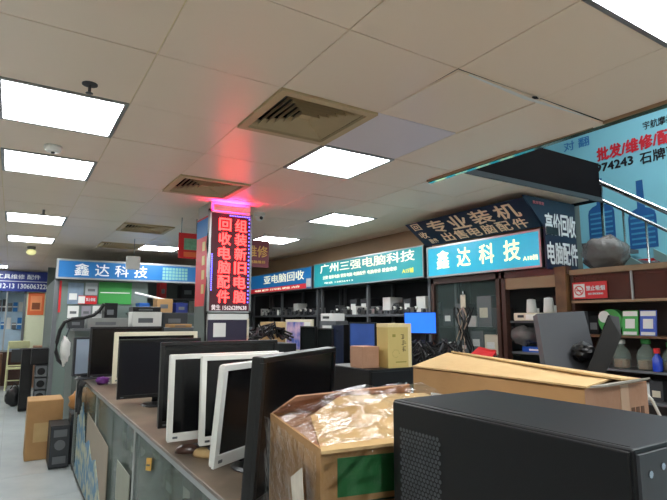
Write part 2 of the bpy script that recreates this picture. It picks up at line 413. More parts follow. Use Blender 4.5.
# ------------------------------------------------------------------ signs of the right-hand shops
def lightbox(name, label, Y0, Y1, z0, z1, m, X=4.1, deep=.14, rim=.016):
    t = thing(name, label, 'sign', (X, Y1, 0), RX); w = Y1 - Y0
    B('box', M_dgrey, t, 0, w, .012, deep, z0, z1); B('face', m, t, rim, w - rim, 0, .012, z0 + rim, z1 - rim)
    f = MB(); f.box(0, w, -.008, .012, z0, z0 + rim).box(0, w, -.008, .012, z1 - rim, z1).box(0, rim, -.008, .012, z0 + rim, z1 - rim).box(w - rim, w, -.008, .012, z0 + rim, z1 - rim)
    f.obj('rim', M_alu, t); return t, w
M_teal = mat('backlit_teal', (36, 150, 158), .35, emit=.22, var=.10, scale=2)
M_cyan = mat('backlit_cyan', (34, 166, 198), .3, emit=.40, var=.16, scale=3)
M_lblue = mat('backlit_blue', (26, 112, 178), .35, emit=.22, var=.08, scale=2)
t, w = lightbox('shop_sign_teal', 'long teal backlit shop sign with eight pale characters', 4.52, 7.14, 1.985, 2.375, M_teal)
text('广州三强电脑科技', w * .86, .135, M_ltext, t, w * .51, 2.275, 0, bold=.015)
text('主营 组装电脑 销售电脑 电脑配件 电脑维修 硬盘维修', w * .70, .055, M_ltext, t, w * .46, 2.135, 0, 'small_lettering', .012)
text('A15铺', w * .08, .06, mat('yellow_lettering', (226, 220, 90), .5, var=0, emit=.3), t, w * .89, 2.09, 0, 'stall_number', .02)
text('电话 13826413', w * .3, .03, M_ltext, t, w * .28, 2.05, 0, 'phone_number', .01)
t, w = lightbox('shop_sign_blue', 'blue backlit shop sign with red lower band right of the pillar', 7.2, 9.9, 1.985, 2.36, M_lblue)
text('亚电脑回收', w * .60, .16, M_ltext, t, w * .60, 2.235, 0, bold=.015)
B('red_band', mat('backlit_red', (205, 50, 60), .4, emit=.25, var=0), t, .02, w * .93, -.004, 0, 2.0, 2.085)
text('电脑 配件 打印机 硬盘 内存', w * .7, .04, M_ltext, t, w * .5, 2.043, -.004, 'small_lettering', .01)
B('white_card', M_paper, t, w * .93, w * .985, -.006, 0, 2.02, 2.16)
t, w = lightbox('shop_sign_cyan', 'bright cyan backlit sign with four cream characters under the navy banner', 2.92, 4.46, 1.97, 2.33, M_cyan, rim=.02)
M_yt = mat('cream_lettering', (244, 242, 190), .5, var=0, emit=.55)
for k, ch in enumerate('鑫达科技'): text(ch, .19, .20, M_yt, t, w * (.17 + .205 * k), 2.165, 0, 'character', .018)
text('A18档', .16, .05, M_yt, t, w * .92, 2.07, 0, 'stall_number', .015)
# sloping navy banner above the cyan sign
a, b, c, d_ = PX(405, 225, 3.78), PX(523, 197, 3.78), Vector((4.09, 2.9, 2.345)), Vector((4.09, 4.46, 2.345))
zt = (a.z + b.z) / 2; ya, yb = a.y, b.y
t = thing('sloping_banner', 'dark navy banner sloping forward with large cream characters above the cyan sign', 'banner', (4.09, 4.46, 2.345), RX)
top_y = -(4.09 - 3.78); dz = zt - 2.345; wtop = ya - yb; xo = 4.46 - ya
pl = MB().slab([(0, 0, 0), (1.56, 0, 0), (xo + wtop, top_y, dz), (xo, top_y, dz)], (0, .012, .004)).obj('sheet', M_navy, t)
sl = math.atan2(-top_y, dz)
def on_slope(o):
    for v in o.data.vertices:
        x, y, z = v.co; s = z / .42
        v.co = (x + xo * s, top_y * s + y * math.cos(sl) - .004, dz * s + y * 0)
L_ = .42
for k, ch in enumerate('专业装机'): on_slope(text(ch, .25, .20, M_otext, t, .42 + .31 * k, .285, 0, 'character', .02))
for k, ch in enumerate('出售电脑配件'): on_slope(text(ch, .155, .14, M_otext, t, .44 + .19 * k, .095, 0, 'character', .018))
for k, ch in enumerate('回收'): on_slope(text(ch, .12, .11, M_otext, t, .13, .34 - .15 * k, 0, 'character', .015))
on_slope(text('散件', .13, .08, M_otext, t, .2, .07, 0, 'character', .015))
t = thing('navy_side_banner', 'navy banner with white characters facing the aisle at the end of the cyan sign', 'banner', (4.06, 2.86, 0))
MB().slab([(.02, 0, 1.95), (.50, 0, 1.95), (.50, 0, 2.60), (-.27, 0, 2.60), (.02, 0, 2.33)], (0, .015, 0)).obj('sheet', M_navy, t)
for k, ch in enumerate('高价回收'): text(ch, .108, .20, M_wtext, t, .08 + .118 * k, 2.37, 0, 'character', .02)
for k, ch in enumerate('电脑配件'): text(ch, .108, .20, M_wtext, t, .09 + .118 * k, 2.10, 0, 'character', .02)
text('批发零售', .16, .03, mat('pink_lettering', (200, 110, 120), .5, var=0), t, -.06, 2.55, 0, 'small_lettering')
B('black_plate', M_black, t, .03, .20, -.012, -.004, 2.27, 2.34)

# ------------------------------------------------------------------ stairwell banner, staircase
t = thing('wall_banner', 'huge sky blue wall banner behind the stairs with red and black characters', 'banner', (WX - .015, 6.3, 0), RX)
B('sheet', M_bluewall, t, 0, 8.9, 0, .012, 0, PX(640, 117, WX).z)
M_rtext = mat('dark_red_lettering', (196, 36, 52), .5, var=0)
def wt(body, p0, p1, h, m, nm, bold=.02):     # text between two photo pixels on the banner
    A, C2 = PX(*p0, WX - .015), PX(*p1, WX - .015); w = A.y - C2.y
    return text(body, w, h, m, t, 6.3 - (A.y + C2.y) / 2, (A.z + C2.z) / 2, 0, nm, bold)
wt('批发/维修/配件', (597, 153), (687, 133), .17, M_rtext, 'red_lettering', .04)
wt('974243', (596, 169), (633, 160), .105, M_ktext, 'phone_number', .03)
wt('石牌西', (640, 159), (679, 149), .14, M_ktext, 'black_lettering', .02)
wt('宇航摩托车', (643, 125), (682, 116), .10, M_ktext, 'small_lettering', .008)
wt('对 翻', (564, 148), (589, 140), .13, mat('blue_lettering', (50, 120, 180), .5, var=0), 'blue_lettering', .015)
M_dblue = mat('printed_dark_blue', (36, 92, 152), .5, var=.2, scale=6)
def shock(px_, py_, w, h, lb):                # printed shock absorber
    c = PX(px_, py_, WX - .015); x = 6.3 - c.y; s = MB()
    prof = [(.5, -.5), (.5, .0), (.46, .07), (.32, .12), (.14, .15), (.12, .6)]
    s.slab([(x + w * a, 0, c.z + h * b) for a, b in prof] + [(x - w * a, 0, c.z + h * b) for a, b in prof[::-1]], (0, -.004, 0))
    o = s.obj('printed_bottle', M_dblue, t); r = MB()
    for q in range(6): r.box(x - w * .42, x + w * .42, -.007, -.005, c.z - h * .44 + q * h * .085, c.z - h * .41 + q * h * .085)
    r.obj('printed_rings', mat('printed_light_blue', (70, 150, 195), .5), o)
shock(601, 213, .34, .75, ''); shock(642, 217, .32, .75, '')
c = PX(657, 262, WX - .015); B('red_band', M_red, t, 6.3 - c.y - .35, 6.3 - c.y + .6, -.006, 0, c.z - .06, c.z + .05)
text('联系电话', .5, .05, M_wtext, t, 6.3 - c.y + .05, c.z - .005, -.006, 'small_lettering')
st = thing('staircase', 'metal staircase with polished steel railings on the right', 'staircase', (0, 0, 0))
SX = 5.15
_a, _b = PX(588, 235, SX), PX(667, 278, SX); _k = (_a.z - _b.z) / (_a.y - _b.y)
sg = lambda y: _a.z + _k * (y - _a.y)
ys_ = _a.y - (_a.z - .02) / _k
nst = 15; stp = None
for k in range(nst):
    z = .02 + (k + 1) * .17; y = ys_ + z / _k
    if z > 2.45: break
    if stp is None: stp = MB().box(SX + .04, WX - .05, 0, .17 / _k + .03, -.04, 0).obj('step', M_grey, st); o = stp
    else: o = stp.copy(); COL.objects.link(o)
    o.location = (0, y, z - .09)
yt = 2.98
for X in (SX, WX - .05):
    MB().slab([(X, ys_, -.0), (X, yt, sg(yt) - .12), (X, yt, sg(yt)), (X, ys_, .1)], (.03, 0, 0)).obj('stringer', mat('pale_teal_metal', (150, 182, 180), .3, .5), st)
MB().slab([(SX + .005, ys_ + .3, .02), (SX + .005, yt, .02), (SX + .005, yt, sg(yt) - .13), (SX + .005, ys_ + .3, .1)], (.02, 0, 0)).obj('side_panel', mat('teal_side_panel', (84, 112, 112), .3, var=.2, scale=2), st)
rh, rl = PX(633, 197, SX).z - sg(PX(633, 197, SX).y), PX(633, 214.5, SX).z - sg(PX(633, 214.5, SX).y)
MB().rod((SX, ys_ + .3, sg(ys_ + .3) + rh), (SX, yt, sg(yt) + rh), .026, 12).obj('handrail', M_steel, st)
MB().rod((SX, ys_ + .3, sg(ys_ + .3) + rl), (SX, yt, sg(yt) + rl), .018, 10).obj('lower_rail', M_steel, st)
for k in range(11):
    y = yt - .06 - k * .21; MB().rod((SX, y, sg(y)), (SX, y, sg(y) + (rh if k % 4 == 0 else rl)), .012 if k % 4 else .018, 8).obj('baluster', M_steel, st)

# ------------------------------------------------------------------ cabinet under the stairs (right edge)
CX = 4.2
cb = thing('under_stair_cabinet', 'brown shelf cabinet with tinted glass below the staircase', 'cabinet', (CX, 2.72, 0), RX)
W = 2.3
B('side_panel', M_dwood, cb, 0, .03, 0, .38, 0, 1.92); B('side_panel', M_dwood, cb, W - .03, W, 0, .38, 0, 1.92); B('back_panel', mat('cabinet_back', (66, 56, 52), .6), cb, .03, W - .03, .36, .38, 0, 1.92)
for z in (.35, .86, 1.095, 1.365, 1.655, 1.90): B('shelf', M_wood if z > 1.3 else M_grey, cb, .03, W - .03, .005, .36, z - .018, z)
for x0, x1 in ((.03, .53), (.54, 1.1), (1.11, 2.2)):
    B('glass_pane', M_bglass, cb, x0, x1, .01, .016, 1.657, 1.88)
B('top_rail', M_tan, cb, 0, W, -.01, .015, 1.885, 1.93); B('shelf_edge', M_tan, cb, 0, W, -.006, .004, 1.635, 1.657)
MB().rod((.535, .0, 1.65), (.535, .0, 1.9), .01).obj('mullion', M_alu, cb)
ns = thing('no_smoking_sign', 'red no smoking sign on the brown cabinet glass', 'sign', (CX - .004, 2.70, 0), RX)
B('plate', M_red, ns, 0, .31, 0, .006, 1.672, 1.815)
B('white_field', M_paper, ns, .012, .115, -.002, 0, 1.685, 1.80)
s = MB(); R0, R1 = .043, .034
for k in range(24):
    a0, a1 = 2 * PI * k / 24, 2 * PI * (k + 1) / 24
    s.slab([(.063 + R0 * math.cos(a0), -.003, 1.743 + R0 * math.sin(a0)), (.063 + R0 * math.cos(a1), -.003, 1.743 + R0 * math.sin(a1)), (.063 + R1 * math.cos(a1), -.003, 1.743 + R1 * math.sin(a1)), (.063 + R1 * math.cos(a0), -.003, 1.743 + R1 * math.sin(a0))], (0, -.001, 0))
s.slab([(.036, -.003, 1.766), (.042, -.003, 1.772), (.09, -.003, 1.72), (.084, -.003, 1.714)], (0, -.001, 0)); s.box(.035, .09, -.0035, -.003, 1.738, 1.747)
s.obj('prohibition_ring', M_red, ns)
text('禁止吸烟', .165, .042, M_wtext, ns, .212, 1.76, 0, 'lettering', .015); text('NO SMOKING', .13, .016, M_wtext, ns, .212, 1.712, 0, 'small_lettering')
def card(name, label, px_, m, w=.125, h=.20, hdr=.045):
    p = PX(px_, 333, CX + .05)
    t = thing(name, label, 'payment card', (CX + .05, p.y + w / 2, 1.366), RX)
    MB().slab([(0, 0, 0), (w, 0, 0), (w, .03, h), (0, .03, h)], (0, .008, 0)).obj('plate', m, t)
    k = .15; MB().slab([(.005, .0295 - .005 - .001, h - hdr), (w - .005, .0235, h - hdr), (w - .005, .0285, h - .006), (.005, .0285, h - .006)], (0, -.003, 0)).obj('header', M_paper, t)
    MB().slab([(w * .2, h * .28 * k - .001, h * .28), (w * .8, h * .28 * k - .001, h * .28), (w * .8, h * .66 * k - .001, h * .66), (w * .2, h * .66 * k - .001, h * .66)], (0, -.003, 0)).obj('code_field', M_paper, t)
    MB().slab([(.01, .005 * k - .001, .005), (w - .01, .005 * k - .001, .005), (w - .01, .03 * k - .001, .03), (.01, .03 * k - .001, .03)], (0, -.003, 0)).obj('footer', M_paper, t)
card('payment_card', 'green payment card standing on the cabinet shelf', 630, mat('pay_green', (40, 160, 60), .4))
card('payment_card', 'blue payment card standing at the right end of the cabinet shelf', 648, mat('pay_blue', (40, 80, 185), .4))
p = PX(611, 330, CX + .1)
t = thing('round_tin', 'green and white round tin behind the green payment card', 'tin', (CX + .1, p.y, 1.366), RX)
MB().rod((0, 0, .11), (0, .08, .11), .105, 20).obj('drum', M_green, t); MB().rod((-.05, -.004, .15), (-.05, 0, .15), .05, 16).obj('white_label', M_paper, t)
bg = MB().blob((0, 0, .12), .16, .2, .15, .09, 3).obj('plastic_bag', M_bag, None, True); bp = PX(606, 268, CX + .2); bg.location = (CX + .2, bp.y, 1.955); tag(bg, 'crumpled grey plastic bag on top of the brown cabinet', 'bag')
# bottles on the lower shelves
M_bot = mat('bottle_glass', (170, 190, 178), .05, alpha=.28, var=.1)
def decanter(label, y, x=CX + .12, z=1.096, s=1.0, m=M_bot, mc=M_green, mf=None):
    t = thing('glass_jar', label, 'jar', (x, y, z))
    MB().lathe([(.062 * s, 0), (.07 * s, .02 * s), (.07 * s, .11 * s), (.055 * s, .15 * s), (.028 * s, .18 * s), (.026 * s, .2 * s)], 16).obj('body', m, t, True)
    MB().lathe([(.032 * s, .198 * s), (.034 * s, .23 * s), (.02 * s, .236 * s)], 12).obj('cap', mc, t)
    MB().lathe([(.058 * s, .006), (.06 * s, .07 * s), (.03, .075 * s)], 12).obj('contents', mf or mat('jar_contents', (150, 110, 80), .6, var=.4, scale=40), t)
    return t
yy = lambda px_: PX(px_, 360, CX + .12).y
decanter('clear jar with small parts left of the green capped jar', yy(622), mc=M_white)
decanter('largest clear jar with a green cap on the cabinet shelf', yy(647), s=1.03)
decanter('clear jar at the frame edge beside the red capped bottle', yy(672), s=.95)
t = thing('spray_bottle', 'blue bottle with a red cap at the right edge of the cabinet', 'bottle', (CX + .035, yy(663), 1.096)); t.scale = (.65, .65, .65)
MB().lathe([(.05, 0), (.055, .01), (.055, .15), (.02, .2), (.018, .215)], 14).obj('body', mat('bottle_blue', (40, 70, 190), .2), t, True); MB().lathe([(.035, .212), (.036, .27), (.015, .275)], 12).obj('cap', M_red, t)
for k, (px_, m, lb) in enumerate([(618, M_green, 'green printed carton on the shelf under the jars'), (629, mat('pink_toy', (205, 60, 90), .5), 'pink round tin on the shelf under the jars'), (642, M_paper, 'white small carton on the shelf under the jars'), (655, M_dgrey, 'dark small carton on the shelf under the jars')]):
    y = yy(px_); t = thing('small_carton', lb, 'carton', (CX + .1, y, .862), RX)
    B('body', m, t, -.05, .05, 0, .09, 0, .13 + .03 * (k % 2), bev=.004); B('label_panel', M_cream, t, -.03, .03, -.003, 0, .03, .08)
for k, px_ in enumerate((575, 584, 594)):
    y = PX(px_, 330, CX + .12).y; t = thing('stacked_drive', 'dark metal drive case on the cabinet shelf below the no smoking sign', 'drive', (CX + .12, y, 1.366), RX, 'drive cases below the no smoking sign')
    B('body', M_dgrey if k % 2 else M_black2, t, -.045, .045, 0, .18, 0, .16 + .04 * (k % 2), bev=.004); B('label_panel', M_grey, t, -.03, .03, -.003, 0, .04, .1)

# ------------------------------------------------------------------ cyan-sign shop front (glass cabinet + opening)
FX = 4.16
fr = thing('shop_front_frame', 'dark wooden shop front frame with roller blind below the cyan sign', 'shop front', (FX, 4.47, 0), RX)
FW = 1.75
for x in (0, .95, 1.02): B('post', M_dwood, fr, x, x + .045, 0, .07, 0, 1.965)
B('end_post', M_wood, fr, 1.64, 1.74, -.02, .08, 0, 1.965); B('head', M_dwood, fr, 0, FW, 0, .07, 1.90, 1.965)
B('roller_blind', M_tan, fr, 1.06, 1.64, .01, .06, 1.79, 1.90); B('glass_pane', M_glass, fr, .045, .5, .03, .036, .85, 1.9); B('glass_pane', M_glass, fr, .5, .95, .042, .048, .85, 1.9)
B('sill', M_dwood, fr, 0, 1.64, 0, .3, .80, .85); B('apron', M_grey, fr, 0, 1.64, .05, .07, 0, .8); B('back_panel', mat('shop_interior', (44, 50, 50), .7, var=.3, scale=3), fr, 0, 1.75, .66, .68, 0, 1.98)
B('shelf', M_gglass, fr, .05, .95, .06, .36, 1.40, 1.412); B('shelf', M_gglass, fr, .05, .95, .06, .36, 1.12, 1.132); B('shelf', M_grey, fr, 1.06, 1.64, .06, .5, 1.46, 1.48); B('shelf', M_grey, fr, 1.06, 1.64, .06, .5, 1.16, 1.18)
def carton(label, loc, w, d, h, m, rz=RX, m2=None, cat='box', nm='carton', group=None):
    t = thing(nm, label, cat, loc, rz, group)
    B('body', m, t, -w / 2, w / 2, 0, d, 0, h, bev=min(w, h) * .03)
    B('label_panel', m2 or M_paper, t, -w * .3, w * .25, -.002, 0, h * .3, h * .62); return t
rnd = random.Random(4)
gc = [(.14, 1.412, .16, .2, M_dgrey), (.32, 1.412, .14, .26, M_grey), (.5, 1.412, .12, .12, M_paper), (.68, 1.412, .2, .33, M_grey), (.85, 1.412, .13, .2, M_dgrey),
      (.16, 1.132, .15, .1, M_paper), (.36, 1.132, .2, .12, M_grey), (.56, 1.132, .18, .24, M_grey), (.76, 1.132, .18, .2, M_cream), (.2, .85, .2, .2, M_dgrey), (.45, .85, .2, .18, M_grey), (.72, .85, .22, .2, M_dgrey)]
for x, z, w, h, m in gc:
    carton('computer part carton behind the glass of the cyan sign shop', (FX + .12, 4.47 - x, z), w, .2, h, m, group='cartons in the glass cabinet below the cyan sign', m2=rnd.choice([M_paper, M_dgrey, M_cream]))
# printer and paper cups in the opening
t = thing('receipt_printer', 'cream printer on the shop shelf with white paper rolls on it', 'printer', (FX + .03, 4.47 - 1.33, 1.48), RX)
B('body', M_cream, t, -.2, .2, 0, .28, 0, .075, bev=.008); B('slot', M_dgrey, t, -.15, -.08, -.004, 0, .03, .055); B('tray', M_white, t, -.05, .19, -.012, .0, .01, .06)
for k, (x, h) in enumerate(((-.07, .13), (.12, .14))):
    t = thing('paper_roll', ('left' if k == 0 else 'right') + ' white paper roll standing on the cream printer', 'paper roll', (FX + .14, 4.47 - 1.33 - x, 1.555), RX)
    MB().lathe([(.045, 0), (.05, .01), (.04, h), (.02, h + .004)], 14).obj('roll', M_paper, t, True); MB().rod((0, 0, h - .01), (0, 0, h + .012), .014).obj('core', M_dgrey, t)
for k, (x, w, h, m, lb) in enumerate([(1.16, .16, .20, M_black, 'black carton behind the paper rolls, leftmost'), (1.36, .22, .24, M_black, 'tall black carton behind the paper rolls'), (1.56, .16, .18, M_dgrey, 'dark grey carton right of the paper rolls')]):
    carton(lb, (FX + .34, 4.47 - x, 1.48), w, .14, h, m)
carton('blue folded tray on the shop shelf below the printer', (FX + .1, 4.47 - 1.36, 1.18), .4, .25, .05, mat('tray_blue', (30, 90, 190), .4), cat='tray', nm='blue_tray')
MB().blob((0, 0, .09), .12, .14, .1, .12, 5).obj('orange_bag', mat('orange_brown_bag', (150, 84, 50), .5, var=.3), None, True)
o = D.objects['orange_bag']; o.location = (FX + .22, 4.47 - 1.5, 1.23); tag(o, 'orange brown plastic bag on the shelf below the printer', 'bag')
MB().blob((0, 0, .09), .12, .14, .1, .14, 9).obj('clear_bag', M_bag, None, True)
o = D.objects['clear_bag']; o.location = (FX + .16, 4.47 - 1.14, 1.25); tag(o, 'clear plastic bag of parts on the shelf below the printer', 'bag')
carton('white slim box standing beside the blue tray', (FX + .05, 4.47 - 1.6, 1.18), .06, .1, .14, M_paper)
t = thing('red_packet', 'red packet lying on the shop sill behind the kraft box', 'packet', tuple(PX(497, 362, FX - .3)), RX)
t.location = (3.6, t.location.y, 1.12); carton('dark carton under the red packet', (3.5, t.location.y, .91), .3, .3, .21, M_dgrey); MB().slab([(-.14, 0, 0), (.14, 0, .0), (.1, .12, .06), (-.1, .12, .09)], (0, .02, .03)).obj('body', M_red, t); B('flap', M_red, t, -.1, .1, .12, .14, .05, .1)
# bundle of cables hanging on the glass
cbn = thing('cable_bundle', 'tangled cables and white tag hanging on the glass cabinet', 'cables', (FX + .03, 3.98, 0), RX)
rnd = random.Random(11)
for k in range(9):
    x = rnd.uniform(-.08, .1); pts = []
    for q in range(9):
        pts.append((x + .05 * math.sin(q * 1.1 + k), -.015 - .02 * rnd.random(), 1.62 - q * .085 + rnd.uniform(-.01, .01)))
    MB().tube(pts, rnd.choice([.006, .008, .010]), 5).obj('cable', M_cablew if k % 3 == 0 else M_cable, cbn)
B('hanging_tag', M_cream, cbn, -.04, .03, -.02, -.01, 1.62, 1.76); B('hook', M_steel, cbn, -.01, .01, -.02, 0, 1.74, 1.8)

# ------------------------------------------------------------------ racks behind the teal and blue signs
def rack(label, Y0, Y1, levels):
    t = thing('shelf_rack', label, 'shelf', (4.22, Y1, 0), RX); w = Y1 - Y0
    for x in (0, w / 2 - .02, w - .04):
        B('post', M_grey, t, x, x + .04, 0, .04, 0, 2.0); B('post', M_grey, t, x, x + .04, .44, .48, 0, 2.0)
    for z in levels: B('shelf_board', M_grey, t, 0, w, -.005, .48, z - .03, z)
    B('back_sheet', mat('rack_back', (40, 42, 46), .8, var=.3, scale=4), t, 0, w, .5, .51, 0, 2.0)
    return t
LV = (.5, 1.02, 1.56)
rack('grey metal parts rack below the teal sign', 4.55, 7.12, LV)
rack('grey metal parts rack below the blue sign', 7.22, 9.9, LV)
rack('grey metal parts rack beyond the blue sign', 10.0, 12.6, LV)
# prototypes of stock
def cooler():
    t = thing('cpu_cooler', '', 'cooler', (0, 0, 0)); s = MB()
    for k in range(9): s.box(-.045 + k * .011, -.041 + k * .011, 0, .08, 0, .12)
    s.obj('fins', M_alu, t); MB().rod((0, -.015, .06), (0, .0, .06), .048, 14).obj('fan', M_dgrey, t); return t
def gpu():
    t = thing('graphics_card', '', 'graphics card', (0, 0, 0)); B('board', M_black2, t, -.11, .11, .01, .03, 0, .11)
    for x in (-.055, .055): MB().rod((x, 0, .055), (x, .012, .055), .04, 12).obj('fan', M_dgrey, t)
    B('bracket', M_steel, t, -.118, -.11, .0, .03, 0, .12); return t
def psu():
    t = thing('power_supply', '', 'power supply', (0, 0, 0)); B('case', M_grey, t, -.075, .075, 0, .14, 0, .086, bev=.003)
    MB().rod((.01, -.004, .043), (.01, 0, .043), .036, 14).obj('fan_grille', M_black, t); return t
def figurine():
    t = thing('webcam', '', 'webcam', (0, 0, 0)); MB().lathe([(.035, 0), (.035, .01), (.008, .015), (.008, .08)], 10).obj('foot', M_black, t)
    MB().blob((0, 0, .11), .04, .035, .035, 0, 0, 2).obj('head', M_white, t, True); MB().rod((0, -.045, .11), (0, -.02, .11), .018).obj('lens', M_black, t); return t
def smallbox(m):
    t = thing('parts_box', '', 'box', (0, 0, 0)); B('body', m, t, -.06, .06, 0, .15, 0, .16, bev=.004); B('label_panel', M_paper, t, -.04, .04, -.002, 0, .05, .11); return t
protos = [(cooler, 'aluminium cpu cooler with a dark fan'), (gpu, 'dark twin fan graphics card on edge'), (psu, 'grey power supply with a round grille'), (figurine, 'small white webcam on a black foot'), (lambda: smallbox(M_dgrey), 'dark grey parts box with pale label'), (lambda: smallbox(M_kraft), 'small kraft parts box with pale label'), (lambda: smallbox(M_white), 'small white parts box')]
made = {}
rnd = random.Random(21)
for rk, (Y0, Y1, nm) in enumerate([(4.6, 7.05, 'on the rack below the teal sign'), (7.3, 9.8, 'on the rack below the blue sign')]):
    for z, xr, smin, smax in ((1.56, 4.36, .95, 1.5), (1.56, 4.23, .6, .85), (1.02, 4.26, .85, 1.3)):
        y = Y0 + .08
        while y < Y1 - .12:
            k = rnd.choice([0, 0, 1, 2, 4, 4, 6] if smin > .9 else [0, 0, 0, 3, 3, 3, 6, 2] if z > 1.5 else [2, 4, 5, 1, 6])
            fn, lb = protos[k]; full = lb + ' ' + nm; grp = full
            loc = (xr + rnd.uniform(0, .02), y, z)
            if k not in made:
                t = fn(); made[k] = t; t.location = loc; t.rotation_euler = (0, 0, RX)
            else: t = dup(made[k], loc, RX)
            sc = rnd.uniform(smin, smax); t.scale = (sc, sc, sc)
            t['label'] = full; t['group'] = grp
            y += sc * (.26 if k == 1 else .16) + rnd.uniform(.005, .05)

# counters in front of the racks
def back_counter(label, Y0, Y1):
    t = thing('shop_counter', label, 'counter', (3.35, Y1, 0), RX); w = Y1 - Y0
    B('plinth', M_dgrey, t, .02, w - .02, .04, .48, 0, .1); B('back_panel', M_grey, t, 0, w, .47, .5, .1, .88); B('top', M_grey, t, 0, w, 0, .5, .88, .91)
    for x in (0, w - .03): B('side_panel', M_dgrey, t, x, x + .03, 0, .47, .1, .88)
    B('front_glass', M_gglass, t, .03, w - .03, .005, .012, .1, .88); B('shelf', M_gglass, t, .03, w - .03, .03, .46, .5, .512)
back_counter('shop counter in front of the teal sign rack', 4.7, 6.9); back_counter('shop counter in front of the blue sign rack', 7.0, 9.6)
ZC = .91
def put(px_, X): return PX(px_, 330, X).y
t = thing('framed_picture', 'framed blue and pink picture propped on the counter below the blue sign', 'picture', (3.62, put(285.5, 3.62), ZC), RX)
Lw = put(285.5, 3.62) - put(312, 3.62); 
B('frame', M_cream, t, 0, Lw, 0, .03, .1, .58); B('picture', spot_mat('picture_print', (60, 90, 170), (205, 170, 190), 6, .35, .65), t, .05, Lw * .72, -.004, 0, .14, .54); B('mount', M_paper, t, Lw * .74, Lw - .05, -.004, 0, .14, .54)
B('easel', M_dgrey, t, Lw * .3, Lw * .6, .03, .2, 0, .3)

# ------------------------------------------------------------------ monitors
def monitor(name, label, left, z, w, h, m, ang=0, tilt=0, thick=.03, bez=.018, chin=.022, stand=True, base_z=.95, screen=M_screen, round_=.006, base_m=None, neck_dx=0):
    a = math.radians(ang)
    cx_, cy_ = left[0] + w / 2 * math.cos(a), left[1] + w / 2 * math.sin(a)
    t = thing(name, label, 'monitor', (cx_, cy_, base_z), a, 'computer monitors')
    zb = z - base_z
    ti = math.radians(tilt)
    def T(o):
        for v in o.data.vertices:
            y, zz = v.co.y, v.co.z - zb
            v.co.y = y * math.cos(ti) - zz * math.sin(ti) * -1 if False else y * math.cos(ti) + zz * math.sin(ti)
            v.co.z = zb + zz * math.cos(ti) - y * math.sin(ti)
        return o
    T(B('housing', m, t, -w / 2, w / 2, .008, thick, zb, zb + h, bev=round_))
    T(MB().slab([(-w * .3, thick, zb + h * .15), (w * .3, thick, zb + h * .15), (w * .3, thick, zb + h * .8), (-w * .3, thick, zb + h * .8)], (0, .025, 0)).obj('back_cover', m, t))
    f = MB(); f.box(-w / 2, w / 2, 0, .012, zb, zb + chin, bev=.002).box(-w / 2, w / 2, 0, .012, zb + h - bez, zb + h, bev=.002).box(-w / 2, -w / 2 + bez, 0, .012, zb + chin, zb + h - bez).box(w / 2 - bez, w / 2, 0, .012, zb + chin, zb + h - bez)
    T(f.obj('bezel', m, t))
    T(B('screen', screen, t, -w / 2 + bez, w / 2 - bez, .005, .01, zb + chin, zb + h - bez))
    T(B('power_button', M_grey, t, w / 2 - .06, w / 2 - .045, -.001, 0, zb + chin * .3, zb + chin * .6))
    T(B('badge', M_grey, t, -w / 2 + .02, -w / 2 + .04, -.0012, 0, zb + chin * .35, zb + chin * .6))
    if stand:
        bm_ = base_m or m
        MB().box(-.03 + neck_dx, .03 + neck_dx, thick + .01, thick + .035, .008, zb + h * .4).obj('stand_neck', bm_, t)
        MB().lathe([(.11, 0), (.115, .004), (.10, .012), (.03, .016)], 24, (neck_dx, 0, 0)).obj('stand_base', bm_, t)
        sb = t.children[-1]
        for v in sb.data.vertices: v.co.y = v.co.y * .5 + thick + .02
    return t
monitor('monitor', 'monitor with a pale painted reflection at the far left end of the counter', (.50, 5.25), .98, .30, .35, M_dgrey, 22, 0, screen=mat('painted_reflection_screen', (150, 165, 180), .15, var=.3, scale=2), chin=.02, stand=True)  # pale reflection is put into the screen colour
monitor('monitor', 'large black monitor farthest back in the counter row', (.58, 4.88), 1.0, .62, .43, M_black)
monitor('monitor', 'cream framed monitor behind a black one in the middle of the row', (.65, 4.08), 1.03, .62, .37, M_cream, bez=.03, chin=.04, round_=.01)
monitor('monitor', 'black monitor in front of the cream framed monitor', (.585, 3.47), 1.0, .52, .37, M_black, screen=mat('dusty_screen', (16, 17, 24), .3, var=.1))
monitor('monitor', 'wide black monitor right behind the two white framed monitors', (.6, 2.47), 1.0, .60, .39, M_black, chin=.03)
monitor('monitor', 'left of two overlapping white framed monitors', (.572, 2.19), .998, .5, .352, M_white, bez=.02, chin=.034, base_m=M_black)
monitor('monitor', 'right of two overlapping white framed monitors', (.665, 2.06), .998, .56, .352, M_white, bez=.02, chin=.034, base_m=M_black)
monitor('monitor', 'white rounded monitor turned sideways at the front of the row', (.605, 1.72), 1.0, .54, .345, M_white, 30, -6, bez=.022, chin=.042, round_=.012, base_m=M_black)
monitor('monitor', 'nearest black monitor leaning beside the wrapped carton', (.575, 1.325), .985, .55, .41, M_black, 36.5, -4, bez=.016, chin=.03, thick=.04)

